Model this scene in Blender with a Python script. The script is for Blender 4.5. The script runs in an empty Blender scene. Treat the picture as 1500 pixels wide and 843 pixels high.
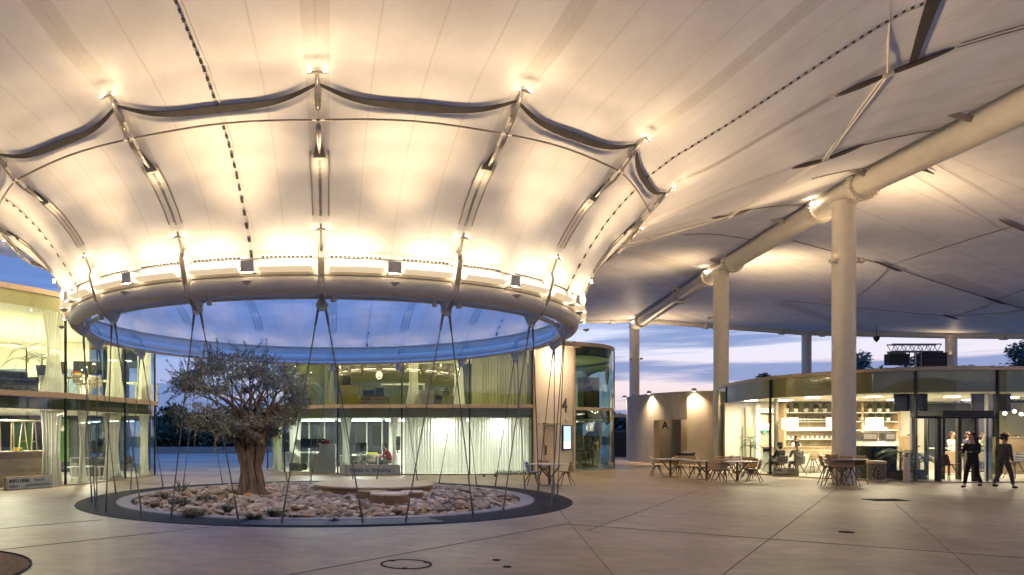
import bpy, bmesh, math, random
from math import sin, cos, pi, radians as R, atan2, hypot, exp, sqrt, floor
from mathutils import Vector as V, Matrix, noise
random.seed(7)
S = bpy.context.scene
COL = S.collection
# ------------------------------------------------------------------ camera
F, CX, YH = 1027.0, 540.0, 637.0          # focal length, principal column, horizon row (in 1500 px units)
cd = bpy.data.cameras.new('camera'); cam = bpy.data.objects.new('camera', cd); COL.objects.link(cam)
cd.sensor_width = 36; cd.lens = F/1500*36
cd.shift_x = (750-CX)/1500; cd.shift_y = (YH-421.5)/1500
cd.clip_end = 3000
cam.location = (0, 0, 1.7); cam.rotation_euler = (R(90), 0, 0)
S.camera = cam
# ------------------------------------------------------------------ render settings
S.view_settings.view_transform = 'Standard'; S.view_settings.look = 'None'
S.view_settings.gamma = 1; S.view_settings.exposure = 1.17
cy = S.cycles
cy.use_denoising = True; cy.max_bounces = 7; cy.diffuse_bounces = 4; cy.glossy_bounces = 3
cy.transmission_bounces = 4; cy.transparent_max_bounces = 16
cy.caustics_reflective = False; cy.caustics_refractive = False; cy.sample_clamp_indirect = 6
cy.use_light_tree = True
# ------------------------------------------------------------------ dusk sky
W = bpy.data.worlds.new('World'); S.world = W; W.use_nodes = True
nt = W.node_tree; nt.nodes.clear()
def wn(t, **k):
    n = nt.nodes.new(t)
    for a, b in k.items(): setattr(n, a, b)
    return n
def ramp(n, stops):
    cr = n.color_ramp
    while len(cr.elements) > 1: cr.elements.remove(cr.elements[-1])
    cr.elements[0].position = stops[0][0]; cr.elements[0].color = (*stops[0][1], 1)
    for p, c in stops[1:]:
        e = cr.elements.new(p); e.color = (*c, 1)
    return n
tc = wn('ShaderNodeTexCoord'); sx = wn('ShaderNodeSeparateXYZ')
nt.links.new(tc.outputs['Generated'], sx.inputs[0])
sky = ramp(wn('ShaderNodeValToRGB'), [(0.0, (.10,.09,.10)), (.497, (.16,.14,.17)), (.502, (.62,.46,.52)), (.53, (.82,.68,.70)), (.56, (.70,.72,.88)),
      (.60, (.42,.54,.86)), (.66, (.17,.32,.80)), (.75, (.10,.33,1.2)), (1.0, (.11,.37,1.45))])
sky2 = ramp(wn('ShaderNodeValToRGB'), [(0.0, (.08,.08,.10)), (.497, (.12,.12,.16)), (.502, (.30,.30,.48)), (.53, (.33,.39,.62)), (.56, (.25,.38,.72)),
      (.60, (.15,.28,.68)), (.66, (.10,.24,.66)), (.75, (.10,.32,1.15)), (1.0, (.11,.37,1.45))])
mr = wn('ShaderNodeMapRange'); mr.inputs[1].default_value = -1; mr.inputs[2].default_value = 1
nt.links.new(sx.outputs[2], mr.inputs[0]); nt.links.new(mr.outputs[0], sky.inputs[0]); nt.links.new(mr.outputs[0], sky2.inputs[0])
sm = wn('ShaderNodeMix', data_type='RGBA'); mrx = wn('ShaderNodeMapRange'); mrx.inputs[1].default_value = -.35; mrx.inputs[2].default_value = .35
nt.links.new(sx.outputs[0], mrx.inputs[0]); nt.links.new(mrx.outputs[0], sm.inputs[0]); nt.links.new(sky2.outputs[0], sm.inputs[6]); nt.links.new(sky.outputs[0], sm.inputs[7])
mp = wn('ShaderNodeMapping'); mp.inputs['Scale'].default_value = (1.7, 1.7, 30); mp.inputs['Location'].default_value = (3.1, .4, 1.3)
nz = wn('ShaderNodeTexNoise'); nz.inputs['Scale'].default_value = 1.25; nz.inputs['Detail'].default_value = 5; nz.inputs['Roughness'].default_value = .5
nt.links.new(tc.outputs['Generated'], mp.inputs[0]); nt.links.new(mp.outputs[0], nz.inputs[0])
cl = ramp(wn('ShaderNodeValToRGB'), [(.47, (0,0,0)), (.56, (1,1,1))])
nt.links.new(nz.outputs[0], cl.inputs[0])
cm = wn('ShaderNodeMix', data_type='RGBA'); cm.inputs[7].default_value = (.13, .22, .48, 1)
cf = wn('ShaderNodeMath', operation='MULTIPLY'); cf.inputs[1].default_value = .8
nt.links.new(cl.outputs[0], cf.inputs[0]); nt.links.new(cf.outputs[0], cm.inputs[0]); nt.links.new(sm.outputs[2], cm.inputs[6])
bg = wn('ShaderNodeBackground'); bg.inputs[1].default_value = .53
wo = wn('ShaderNodeOutputWorld'); nt.links.new(cm.outputs[2], bg.inputs[0]); nt.links.new(bg.outputs[0], wo.inputs[0])
# ------------------------------------------------------------------ materials
def mat(name, col, rough=.6, metal=0, var=0, vscale=6, bump=0, bscale=40, emit=None, estr=0, spec=.4, stretch=None):
    m = bpy.data.materials.new(name); m.use_nodes = True
    t = m.node_tree; b = t.nodes['Principled BSDF']
    b.inputs['Base Color'].default_value = (*col, 1); b.inputs['Roughness'].default_value = rough
    b.inputs['Metallic'].default_value = metal; b.inputs['Specular IOR Level'].default_value = spec
    if emit: b.inputs['Emission Color'].default_value = (*emit, 1); b.inputs['Emission Strength'].default_value = estr
    if var or bump:
        c = t.nodes.new('ShaderNodeTexCoord'); mpn = t.nodes.new('ShaderNodeMapping')
        if stretch: mpn.inputs['Scale'].default_value = stretch
        t.links.new(c.outputs['Object'], mpn.inputs[0])
    if var:
        n = t.nodes.new('ShaderNodeTexNoise'); n.inputs['Scale'].default_value = vscale; n.inputs['Detail'].default_value = 6
        t.links.new(mpn.outputs[0], n.inputs[0])
        r = t.nodes.new('ShaderNodeValToRGB'); r.color_ramp.elements[0].position = .3; r.color_ramp.elements[1].position = .7
        r.color_ramp.elements[0].color = (*[x*(1-var) for x in col], 1); r.color_ramp.elements[1].color = (*[min(1, x*(1+var)) for x in col], 1)
        t.links.new(n.outputs[0], r.inputs[0]); t.links.new(r.outputs[0], b.inputs['Base Color'])
    if bump:
        n2 = t.nodes.new('ShaderNodeTexNoise'); n2.inputs['Scale'].default_value = bscale; n2.inputs['Detail'].default_value = 4
        t.links.new(mpn.outputs[0], n2.inputs[0])
        bp = t.nodes.new('ShaderNodeBump'); bp.inputs['Strength'].default_value = bump; bp.inputs['Distance'].default_value = .02
        t.links.new(n2.outputs[0], bp.inputs['Height']); t.links.new(bp.outputs[0], b.inputs['Normal'])
    return m
def glassmat(name, tint=(.86,.93,.86), refl=1.0, extra=.03):
    m = bpy.data.materials.new(name); m.use_nodes = True; t = m.node_tree; t.nodes.clear()
    o = t.nodes.new('ShaderNodeOutputMaterial'); mx = t.nodes.new('ShaderNodeMixShader')
    tr = t.nodes.new('ShaderNodeBsdfTransparent'); tr.inputs[0].default_value = (*tint, 1)
    gl = t.nodes.new('ShaderNodeBsdfGlossy'); gl.inputs['Roughness'].default_value = .01; gl.inputs[0].default_value = (.95,1,.97,1)
    fr = t.nodes.new('ShaderNodeFresnel'); fr.inputs[0].default_value = 1.5
    a = t.nodes.new('ShaderNodeMath'); a.operation = 'MULTIPLY_ADD'; a.inputs[1].default_value = refl; a.inputs[2].default_value = extra; a.use_clamp = True
    t.links.new(fr.outputs[0], a.inputs[0]); t.links.new(a.outputs[0], mx.inputs[0])
    t.links.new(tr.outputs[0], mx.inputs[1]); t.links.new(gl.outputs[0], mx.inputs[2]); t.links.new(mx.outputs[0], o.inputs[0])
    return m
def fabric(name, col, trans=.3, tcol=None, rough=1):
    m = bpy.data.materials.new(name); m.use_nodes = True; t = m.node_tree; t.nodes.clear()
    o = t.nodes.new('ShaderNodeOutputMaterial'); mx = t.nodes.new('ShaderNodeMixShader'); mx.inputs[0].default_value = trans
    d = t.nodes.new('ShaderNodeBsdfDiffuse'); d.inputs[0].default_value = (*col, 1)
    l = t.nodes.new('ShaderNodeBsdfTranslucent'); l.inputs[0].default_value = (*(tcol or col), 1)
    t.links.new(d.outputs[0], mx.inputs[1]); t.links.new(l.outputs[0], mx.inputs[2]); t.links.new(mx.outputs[0], o.inputs[0])
    return m
def membrane_mat():
    m = bpy.data.materials.new('white_pvc_membrane'); m.use_nodes = True; t = m.node_tree; t.nodes.clear(); L = t.links.new
    def n(ty, **k):
        x = t.nodes.new(ty)
        for a, b in k.items(): setattr(x, a, b)
        return x
    uv = n('ShaderNodeUVMap'); uv.uv_map = 'UVMap'; sp = n('ShaderNodeSeparateXYZ'); L(uv.outputs[0], sp.inputs[0])
    def math_(op, a, b=None, c=None):
        x = n('ShaderNodeMath', operation=op)
        for i, q in enumerate((a, b, c)):
            if q is None: continue
            if hasattr(q, 'is_linked'): L(q, x.inputs[i])
            else: x.inputs[i].default_value = q
        return x.outputs[0]
    # welded seams: u counts panels, thin line at each whole number
    fr = math_('FRACT', math_('ADD', sp.outputs[0], .5)); dd = math_('ABSOLUTE', math_('SUBTRACT', fr, .5))
    seam = math_('LESS_THAN', dd, .018)
    tcn = n('ShaderNodeTexCoord')
    n1 = n('ShaderNodeTexNoise'); n1.inputs['Scale'].default_value = .8; n1.inputs['Detail'].default_value = 8; n1.inputs['Roughness'].default_value = .65; L(tcn.outputs['Object'], n1.inputs[0])
    r1 = ramp(n('ShaderNodeValToRGB'), [(.3, (.66,.62,.53)), (.6, (.77,.735,.65))]); L(n1.outputs[0], r1.inputs[0])
    mx = n('ShaderNodeMix', data_type='RGBA'); L(r1.outputs[0], mx.inputs[6]); mx.inputs[7].default_value = (.52,.46,.36,1)
    L(math_('MULTIPLY', seam, .38), mx.inputs[0])
    q4 = math_('MULTIPLY', sp.outputs[0], .25); f4 = math_('ABSOLUTE', math_('SUBTRACT', math_('FRACT', math_('ADD', q4, .5)), .5))
    bandm = math_('MULTIPLY', math_('LESS_THAN', f4, .055), math_('GREATER_THAN', sp.outputs[1], 3.44))
    mb_ = n('ShaderNodeMix', data_type='RGBA'); L(mx.outputs[2], mb_.inputs[6]); mb_.inputs[7].default_value = (.50,.46,.37,1); L(math_('MULTIPLY', bandm, .45), mb_.inputs[0]); mx = mb_
    d = n('ShaderNodeBsdfDiffuse'); L(mx.outputs[2], d.inputs[0])
    tl = n('ShaderNodeBsdfTranslucent'); L(mx.outputs[2], tl.inputs[0])
    gl = n('ShaderNodeBsdfGlossy'); gl.inputs['Roughness'].default_value = .42
    n2 = n('ShaderNodeTexNoise'); n2.inputs['Scale'].default_value = 1.3; n2.inputs['Detail'].default_value = 3; L(tcn.outputs['Object'], n2.inputs[0])
    bp = n('ShaderNodeBump'); bp.inputs['Strength'].default_value = .25; bp.inputs['Distance'].default_value = .08; L(n2.outputs[0], bp.inputs['Height'])
    for q in (d, tl, gl): L(bp.outputs[0], q.inputs['Normal'])
    m1 = n('ShaderNodeMixShader'); m1.inputs[0].default_value = .08; L(d.outputs[0], m1.inputs[1]); L(tl.outputs[0], m1.inputs[2])
    m2 = n('ShaderNodeMixShader'); m2.inputs[0].default_value = .05; L(m1.outputs[0], m2.inputs[1]); L(gl.outputs[0], m2.inputs[2])
    o = n('ShaderNodeOutputMaterial'); L(m2.outputs[0], o.inputs[0])
    return m
def concrete_floor():
    m = bpy.data.materials.new('polished_concrete_paving'); m.use_nodes = True; t = m.node_tree; b = t.nodes['Principled BSDF']; L = t.links.new
    def n(ty, **k):
        x = t.nodes.new(ty)
        for a, c in k.items(): setattr(x, a, c)
        return x
    tcn = n('ShaderNodeTexCoord')
    n1 = n('ShaderNodeTexNoise'); n1.inputs['Scale'].default_value = .28; n1.inputs['Detail'].default_value = 9; n1.inputs['Roughness'].default_value = .62; L(tcn.outputs['Object'], n1.inputs[0])
    r1 = ramp(n('ShaderNodeValToRGB'), [(.36, (.31,.235,.16)), (.5, (.41,.325,.225)), (.64, (.50,.405,.295))]); L(n1.outputs[0], r1.inputs[0])
    mpn = n('ShaderNodeMapping'); mpn.inputs['Rotation'].default_value = (0,0,.5); mpn.inputs['Scale'].default_value = (.9, 1.5, 1); L(tcn.outputs['Object'], mpn.inputs[0])
    n2 = n('ShaderNodeTexNoise'); n2.inputs['Scale'].default_value = 2.2; n2.inputs['Detail'].default_value = 10; n2.inputs['Roughness'].default_value = .7; L(mpn.outputs[0], n2.inputs[0])
    r2 = ramp(n('ShaderNodeValToRGB'), [(.40, (.76,.76,.77)), (.62, (1.16,1.15,1.12))]); L(n2.outputs[0], r2.inputs[0])
    mu = n('ShaderNodeMix', data_type='RGBA', blend_type='MULTIPLY'); mu.inputs[0].default_value = 1; L(r1.outputs[0], mu.inputs[6]); L(r2.outputs[0], mu.inputs[7])
    L(mu.outputs[2], b.inputs['Base Color'])
    rr = n('ShaderNodeMapRange'); rr.inputs[3].default_value = .30; rr.inputs[4].default_value = .62; L(n2.outputs[0], rr.inputs[0]); L(rr.outputs[0], b.inputs['Roughness'])
    b.inputs['Specular IOR Level'].default_value = .45
    bp = n('ShaderNodeBump'); bp.inputs['Strength'].default_value = .12; bp.inputs['Distance'].default_value = .02; L(n2.outputs[0], bp.inputs['Height']); L(bp.outputs[0], b.inputs['Normal'])
    return m
M = {
 'membrane': membrane_mat(), 'floor': concrete_floor(),
 'steel_white': mat('painted_cream_steel', (.70,.65,.56), .38, 0, .05, 3, .04, 90),
 'steel_grey': mat('galvanised_steel', (.40,.37,.32), .35, .7, .15, 14),
 'cable': mat('steel_wire_rope', (.22,.19,.15), .45, .6, .2, 60, .4, 220),
 'tray_glow': mat('glowing_strip_tray', (.80,.74,.62), .4, emit=(1,.76,.46), estr=.30), 'seam_tan': mat('tan_welded_edge', (.27,.23,.17), .8), 'spindle': mat('dark_bronze_spindle', (.14,.11,.085), .5, .2),  # first one: emission stands in for light bounced onto the strip trays
 'strap': mat('grey_membrane_strap', (.05,.045,.04), .8, 0, .15, 8),
 'black': mat('matt_black_metal', (.018,.018,.018), .45, 0, .2, 12),
 'dark': mat('dark_cast_iron', (.022,.021,.023), .75, 0, .25, 9, .2, 60, spec=.2),
 'lamp': mat('lamp_glow', (.9,.85,.7), .5, emit=(1,.84,.62), estr=6),
 'led': mat('led_glow', (.9,.85,.7), .5, emit=(1,.84,.62), estr=14),
 'kerb': mat('pale_concrete_kerb', (.27,.24,.21), .7, 0, .12, 5, .15, 40),
 'concrete': mat('board_marked_concrete', (.52,.46,.375), .75, 0, .13, 1.6, .2, 22, stretch=(1,1,.35)),
 'grass': mat('dark_field', (.05,.06,.03), .95, 0, .4, .3, .3, 3),
 'road': mat('asphalt', (.06,.06,.065), .8, 0, .2, 2),
 'wood': mat('oak_wood', (.42,.29,.165), .5, 0, .22, 5, .1, 30, stretch=(1,6,6)),
 'wood_dark': mat('dark_stained_wood', (.17,.095,.045), .5, 0, .25, 6, .1, 30, stretch=(6,6,1)),
 'wood_pale': mat('pale_ash_wood', (.58,.45,.31), .5, 0, .15, 5, stretch=(1,1,5)),
 'plaster': mat('cream_plaster_wall', (.66,.60,.50), .8, 0, .04, 2),
 'white': mat('white_paint', (.74,.73,.69), .6, 0, .03, 3),
 'offwhite': mat('white_laminate', (.62,.60,.55), .4, 0, .05, 3),
 'glass': glassmat('clear_green_glass', refl=1.35, extra=.05), 'glass_dark': glassmat('deep_green_glass', (.42,.56,.40), 1.2, .05),
 'spandrel': mat('green_spandrel_panel', (.16,.19,.10), .12, 0, .08, 2, spec=.6),
 'curtain': fabric('sheer_white_curtain', (.72,.70,.62), .45), 'curtain_olive': fabric('olive_curtain', (.42,.40,.22), .4),
 'metal_trim': mat('bronze_anodised_trim', (.42,.34,.25), .4, .3, .06, 4),
 'screen_dark': mat('black_display_glass', (.012,.013,.018), .12, spec=.6),
}
# ------------------------------------------------------------------ mesh helpers
class MB:
    def __init__(s): s.v = []; s.f = []; s.m = []; s.cur = 0; s.uv = None
    def add(s, vs, fs):
        o = len(s.v); s.v += [tuple(p) for p in vs]
        for f in fs: s.f.append(tuple(i+o for i in f)); s.m.append(s.cur)
        return s
    def box(s, c, d, rz=0, mtx=None):
        x, y, z = d[0]/2, d[1]/2, d[2]/2
        P = [(-x,-y,-z),(x,-y,-z),(x,y,-z),(-x,y,-z),(-x,-y,z),(x,-y,z),(x,y,z),(-x,y,z)]
        m_ = mtx if mtx else Matrix.Rotation(rz, 4, 'Z')
        cv = V(c); P = [cv + (m_.to_3x3() @ V(p)) for p in P]
        return s.add(P, [(0,3,2,1),(4,5,6,7),(0,1,5,4),(1,2,6,5),(2,3,7,6),(3,0,4,7)])
    def beam(s, a, b, w, h, up=(0,0,1)):
        a, b = V(a), V(b); d = (b-a).normalized(); u = V(up)
        if abs(d.dot(u)) > .99: u = V((1,0,0))
        sx_ = d.cross(u).normalized(); uz = sx_.cross(d)
        P = []
        for p in (a, b):
            for i, j in ((-1,-1),(1,-1),(1,1),(-1,1)): P.append(p + sx_*w/2*i + uz*h/2*j)
        return s.add(P, [(0,3,2,1),(4,5,6,7),(0,1,5,4),(1,2,6,5),(2,3,7,6),(3,0,4,7)])
    def tube(s, pts, r, n=10, closed=False, caps=True):
        pts = [V(p) for p in pts]; m_ = len(pts); rs = r if isinstance(r, (list, tuple)) else [r]*m_
        o = len(s.v); prev = None
        for i, p in enumerate(pts):
            if closed: d = pts[(i+1) % m_] - pts[i-1]
            else: d = pts[min(i+1, m_-1)] - pts[max(i-1, 0)]
            d.normalize()
            if prev is None:
                u = V((0,0,1)) if abs(d.z) < .9 else V((1,0,0))
                a = d.cross(u).normalized()
            else: a = (prev - d*prev.dot(d)).normalized()
            prev = a; b = d.cross(a)
            for k in range(n):
                t = 2*pi*k/n; s.v.append(tuple(p + (a*cos(t) + b*sin(t))*rs[i]))
        for i in range(m_ if closed else m_-1):
            j = (i+1) % m_
            for k in range(n):
                k2 = (k+1) % n; s.f.append((o+i*n+k, o+i*n+k2, o+j*n+k2, o+j*n+k)); s.m.append(s.cur)
        if caps and not closed:
            s.f.append(tuple(o+k for k in reversed(range(n)))); s.m.append(s.cur)
            s.f.append(tuple(o+(m_-1)*n+k for k in range(n))); s.m.append(s.cur)
        return s
    def lathe(s, prof, c=(0,0,0), n=24, a0=0, a1=2*pi, caps=True):
        o = len(s.v); full = abs(a1-a0-2*pi) < 1e-6; nn = n if full else n+1
        for r, z in prof:
            for k in range(nn):
                t = a0 + (a1-a0)*k/n; s.v.append((c[0]+r*cos(t), c[1]+r*sin(t), c[2]+z))
        for i in range(len(prof)-1):
            for k in range(n):
                k2 = (k+1) % nn; s.f.append((o+i*nn+k, o+i*nn+k2, o+(i+1)*nn+k2, o+(i+1)*nn+k)); s.m.append(s.cur)
        if caps and full:
            if prof[0][0] > 1e-4: s.f.append(tuple(o+k for k in reversed(range(nn)))); s.m.append(s.cur)
            if prof[-1][0] > 1e-4: s.f.append(tuple(o+(len(prof)-1)*nn+k for k in range(nn))); s.m.append(s.cur)
        return s
    def prism(s, poly, z0, z1):
        n = len(poly); P = [(x, y, z0) for x, y in poly] + [(x, y, z1) for x, y in poly]
        a = sum(poly[i][0]*poly[(i+1)%n][1]-poly[(i+1)%n][0]*poly[i][1] for i in range(n))
        F_ = [tuple(range(n-1, -1, -1)), tuple(range(n, 2*n))] + [(i, (i+1)%n, n+(i+1)%n, n+i) for i in range(n)]
        if a < 0: F_ = [f[::-1] for f in F_]
        return s.add(P, F_)
    def strip(s, A, B):
        n = len(A); return s.add(list(A)+list(B), [(i, i+1, n+i+1, n+i) for i in range(n-1)])
    def build(s, name, mats, parent=None, smooth=False, bevel=0, solid=0, loc=None):
        me = bpy.data.meshes.new(name); me.from_pydata([tuple(p) for p in s.v], [], s.f)
        if not isinstance(mats, (list, tuple)): mats = [mats]
        for q in mats: me.materials.append(M[q] if isinstance(q, str) else q)
        if len(mats) > 1: me.polygons.foreach_set('material_index', s.m)
        if s.uv:
            ul = me.uv_layers.new(name='UVMap')
            for lp in me.loops: ul.data[lp.index].uv = s.uv[lp.vertex_index]
        me.update()
        if smooth: me.shade_smooth() if smooth is True else me.shade_auto_smooth(angle=smooth) if hasattr(me, 'shade_auto_smooth') else me.shade_smooth()
        o = bpy.data.objects.new(name, me); COL.objects.link(o)
        if smooth and smooth is not True:
            me.shade_smooth(); me.set_sharp_from_angle(angle=smooth)
        if bevel:
            md = o.modifiers.new('bevel', 'BEVEL'); md.width = bevel; md.segments = 2; md.limit_method = 'ANGLE'
        if solid:
            md = o.modifiers.new('solid', 'SOLIDIFY'); md.thickness = solid; md.offset = 0
        if parent: o.parent = parent
        if loc: o.location = loc
        return o
def tag(o, label=None, cat=None, group=None, kind=None):
    if label: o['label'] = label
    if cat: o['category'] = cat
    if group: o['group'] = group
    if kind: o['kind'] = kind
    return o
def thing(name, label, cat, loc=(0,0,0), rz=0, group=None):
    o = bpy.data.objects.new(name, None); o.empty_display_size = .2; COL.objects.link(o)
    o.location = loc; o.rotation_euler = (0, 0, rz)
    return tag(o, label, cat, group)
def copy_tree(o, parent=None):
    c = o.copy(); COL.objects.link(c)
    if parent: c.parent = parent
    for ch in [x for x in KIDS.get(o.name, [])] or list(o.children): copy_tree(ch, c)
    return c
KIDS = {}
def place(proto, first, loc, rz, label, group, scale=None):
    o = proto if first else copy_tree(proto)
    o.location = loc; o.rotation_euler = (0, 0, rz); o['label'] = label
    if group: o['group'] = group
    if scale: o.scale = scale
    return o
def px(x, y=None, d=10.0, z=None):
    """world point seen at photo column x, distance d (along the view axis)"""
    X = (x-CX)/F*d
    return V((X, d, 1.7+(YH-y)/F*d if z is None else z))
def gp(x, y): return px(x, y, 1.7*F/(y-YH))
def text_obj(name, body, size, matn, loc, rz=0, parent=None, tilt=R(90), ext=.004, bold=0, align='CENTER'):
    cu = bpy.data.curves.new(name, 'FONT'); cu.body = body; cu.size = size; cu.extrude = ext; cu.align_x = align; cu.align_y = 'CENTER'; cu.offset = bold
    t = bpy.data.objects.new(name, cu); COL.objects.link(t)
    dg = bpy.context.evaluated_depsgraph_get(); me = bpy.data.meshes.new_from_object(t.evaluated_get(dg))
    bpy.data.objects.remove(t); me.materials.clear(); me.materials.append(M[matn] if isinstance(matn, str) else matn)
    o = bpy.data.objects.new(name, me); COL.objects.link(o); o.location = loc; o.rotation_euler = (tilt, 0, rz)
    if parent: o.parent = parent
    return o
def point_light(name, loc, power, col, parent, size=.04, kind='POINT', rot=None, **k):
    l = bpy.data.lights.new(name, kind); l.energy = power; l.color = col
    if kind == 'POINT' or kind == 'SPOT': l.shadow_soft_size = size
    for a, b in k.items(): setattr(l, a, b)
    o = bpy.data.objects.new(name, l); COL.objects.link(o); o.location = loc
    if rot: o.rotation_euler = rot
    if parent: o.parent = parent
    return o
def aim(o, d): o.rotation_euler = V(d).to_track_quat('-Z', 'Y').to_euler()
def catmull(P, n=8):
    P = [V((*p, 0)) if len(p) == 2 else V(p) for p in P]; out = []
    for i in range(len(P)-1):
        a, b, c, d = P[max(i-1, 0)], P[i], P[i+1], P[min(i+2, len(P)-1)]
        for k in range(n):
            t = k/n; out.append(.5*((2*b) + (-a+c)*t + (2*a-5*b+4*c-d)*t*t + (-a+3*b-3*c+d)*t**3))
    out.append(P[-1]); return out
WARM = (1, .715, .44)
# ------------------------------------------------------------------ ground
CC = V((-1.1, 19.3, 0)); _L = hypot(1.1, 19.3); U0 = V((1.1, -19.3, 0))/_L; V0 = V((-U0.y, U0.x, 0))
PHI = -.02
def pol(a, r, z=0):            # a in degrees from the camera side, positive to the right
    t = R(a)+PHI; return CC + (U0*cos(t) + V0*sin(t))*r + V((0,0,z))
RB = 5.15
mb = MB()
ring = [(CC.x+5.3*cos(2*pi*k/96), CC.y+5.3*sin(2*pi*k/96), 0) for k in range(96)]
big = [(CC.x+600*cos(2*pi*k/96), CC.y+600*sin(2*pi*k/96), -.02) for k in range(96)]
mid = [(CC.x+75*cos(2*pi*k/96), CC.y+75*sin(2*pi*k/96), 0) for k in range(96)]
mb.add(ring+mid, [(i, (i+1)%96, 96+(i+1)%96, 96+i) for i in range(96)])
tag(mb.build('plaza_floor', 'floor'), kind='structure')
mb = MB(); mb.add(mid+big, [(i, (i+1)%96, 96+(i+1)%96, 96+i) for i in range(96)])
tag(mb.build('terrain', 'grass'), kind='structure')
tag(MB().lathe([(0, -.10), (5.32, -.10)], tuple(CC), 96, caps=False).build('planting_soil', mat('bed_soil', (.09,.07,.05), .95, 0, .3, 5)), kind='structure')
kb = MB(); kb.lathe([(5.16,-.12),(5.16,.018),(5.19,.03),(5.50,.03),(5.51,.004)], tuple(CC), 128, caps=False)
tag(kb.build('kerb', 'kerb', smooth=R(30)), kind='structure')
# dark drain ring and grating bars
dr = thing('drain_ring', 'black metal drain ring around the pebble bed under the ring beam', 'drain', tuple(CC))
MB().lathe([(5.51,.004),(5.53,.012),(6.44,.012),(6.46,.0)], (0,0,0), 128, caps=False).build('cover_plate', 'dark', dr, smooth=R(30))
g = MB()
for k in range(150):
    t = -pi/2 + R(-12) + R(36)*k/150
    g.beam((5.62*cos(t), 5.62*sin(t), .022), (6.36*cos(t), 6.36*sin(t), .022), .018, .012)
g.build('grating', mat('grating_bars', (.16,.15,.15), .5, .4), dr)
# slab joints
jm = mat('joint_sealant', (.30,.25,.19), .8)
def joint(pts):
    o = MB(); pts = [V(p) for p in pts]
    for a, b in zip(pts[:-1], pts[1:]): o.beam(a, b, .010, .006)
    return tag(o.build('slab_joint', jm), kind='structure')
for a, b in [((1048,850),(1242,703)),((1440,850),(1310,737)),((900,845),(780,700)),((860,778),(1040,712)),((0,775),(150,762)),((0,806),(330,770)),
             ((330,860),(480,832)),((480,832),(830,768)),((830,768),(1500,818)),((150,700),(300,720)),((1060,718),(1060,708))]:
    p, q = gp(*a), gp(*b); p.z = q.z = .004; joint([p, q])
# manholes and drains
def manhole(x, y, r, ring_only, label):
    c = gp(x, y); o = MB()
    if ring_only:
        o.lathe([(r-.03,.003),(r-.03,.008),(r,.008),(r,.003)], (0,0,0), 40, caps=False)
        for t in (.4, 2.2, 4.6): o.box((r*.9*cos(t), r*.9*sin(t), .007), (.09,.05,.006), t)
    else: o.lathe([(0,.01),(r*.8,.012),(r*.82,.006),(r*.9,.006),(r,.01),(r,.002)], (0,0,0), 28, caps=False)
    return tag(o.build('manhole_cover', 'dark', loc=(c.x, c.y, 0), smooth=R(30)), label, 'manhole')
manhole(595, 827, .34, True, 'round manhole set flush in concrete, thin dark rim, in front of the pebble bed')
manhole(1240, 780, .12, False, 'small round drain cover alone in the tan paving at right')
manhole(727, 821, .055, False, 'tiny dark floor cap, the farther of two right of the manhole')
manhole(743, 831, .055, False, 'tiny dark floor cap, the nearer of two right of the manhole')
c = gp(1297, 733); g = MB().box((0,0,.006), (.9,.55,.012))
for k in range(9): g.box((-.4+.1*k, 0, .014), (.03,.5,.008))
tag(g.build('floor_grate', 'dark', loc=(c.x, c.y, 0), bevel=.003), 'black square floor grate in front of the bar counter', 'drain')
# gravel circle cut by the lower left corner
cc = (-6.2, 8.4)
gm = mat('gravel', (.26,.17,.09), .95, 0, .55, 45, .8, 60)
tag(MB().lathe([(0,.006),(1.93,.006)], (cc[0],cc[1],0), 64, caps=False).build('gravel_patch', gm), kind='structure')
tag(MB().lathe([(1.925,.004),(1.925,.02),(1.955,.02),(1.955,.004)], (cc[0],cc[1],0), 64, caps=False).build('steel_edging', 'dark'), 'thin dark steel edging round the gravel patch in the near corner', 'edging')
# ------------------------------------------------------------------ canopy surface
PR = [(6.52,4.88),(6.66,5.14),(6.86,5.47),(7.10,5.83),(7.40,6.21),(7.75,6.55),(8.25,6.93),(8.80,7.26),(9.4,7.52)]
def prof(r):
    if r <= PR[0][0]: return PR[0][1]
    for (a, za), (b, zb) in zip(PR[:-1], PR[1:]):
        if r <= b: return za+(zb-za)*(r-a)/(b-a)
    return PR[-1][1]
POLY = [(14.95,8,9.9),(16.05,16,10.2),(17.1,23.5,10.75),(17.4,25.7,10.85),(19.1,38,11.05),(21.8,57.5,11.05),(12,56,10.8),(2,50,10.2),(-5,42,9.6),(-9.5,34,9.0),(-11.6,29.5,8.6),
        (-13.4,25.6,8.25),(-16.5,18,8.5),(-18,8,9),(-17,-4,9.2),(-8,-12,9.4),(4,-13,9.4),(12,-6,9.6),(14.2,2,9.8)]
def edge(a):
    t = R(a)+PHI; d = U0*cos(t)+V0*sin(t); best = None
    for i in range(len(POLY)):
        p, q = POLY[i], POLY[(i+1) % len(POLY)]
        ex, ey = q[0]-p[0], q[1]-p[1]; det = d.x*(-ey)+ex*d.y
        if abs(det) < 1e-9: continue
        bx, by = p[0]-CC.x, p[1]-CC.y
        s_ = (bx*(-ey)+ex*by)/det; u_ = (d.x*by-d.y*bx)/det
        if s_ > 0 and -1e-6 <= u_ <= 1+1e-6: best = (s_, p[2]+(q[2]-p[2])*u_)
    return best
RING2 = [(-180,13.5,8.7),(-135,12,8.5),(-90,11.2,8.0),(-67,11.8,8.2),(-45,12.3,8.6),(-22,12.4,8.8),(0,12.4,8.9),(22,12.4,9.1),(45,12.5,9.3),(67.5,12.87,9.45),(90,14.0,9.6),(112.5,15.9,9.9),(135,17.5,10.1),(157,16,9.4),(180,13.5,8.7)]
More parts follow.
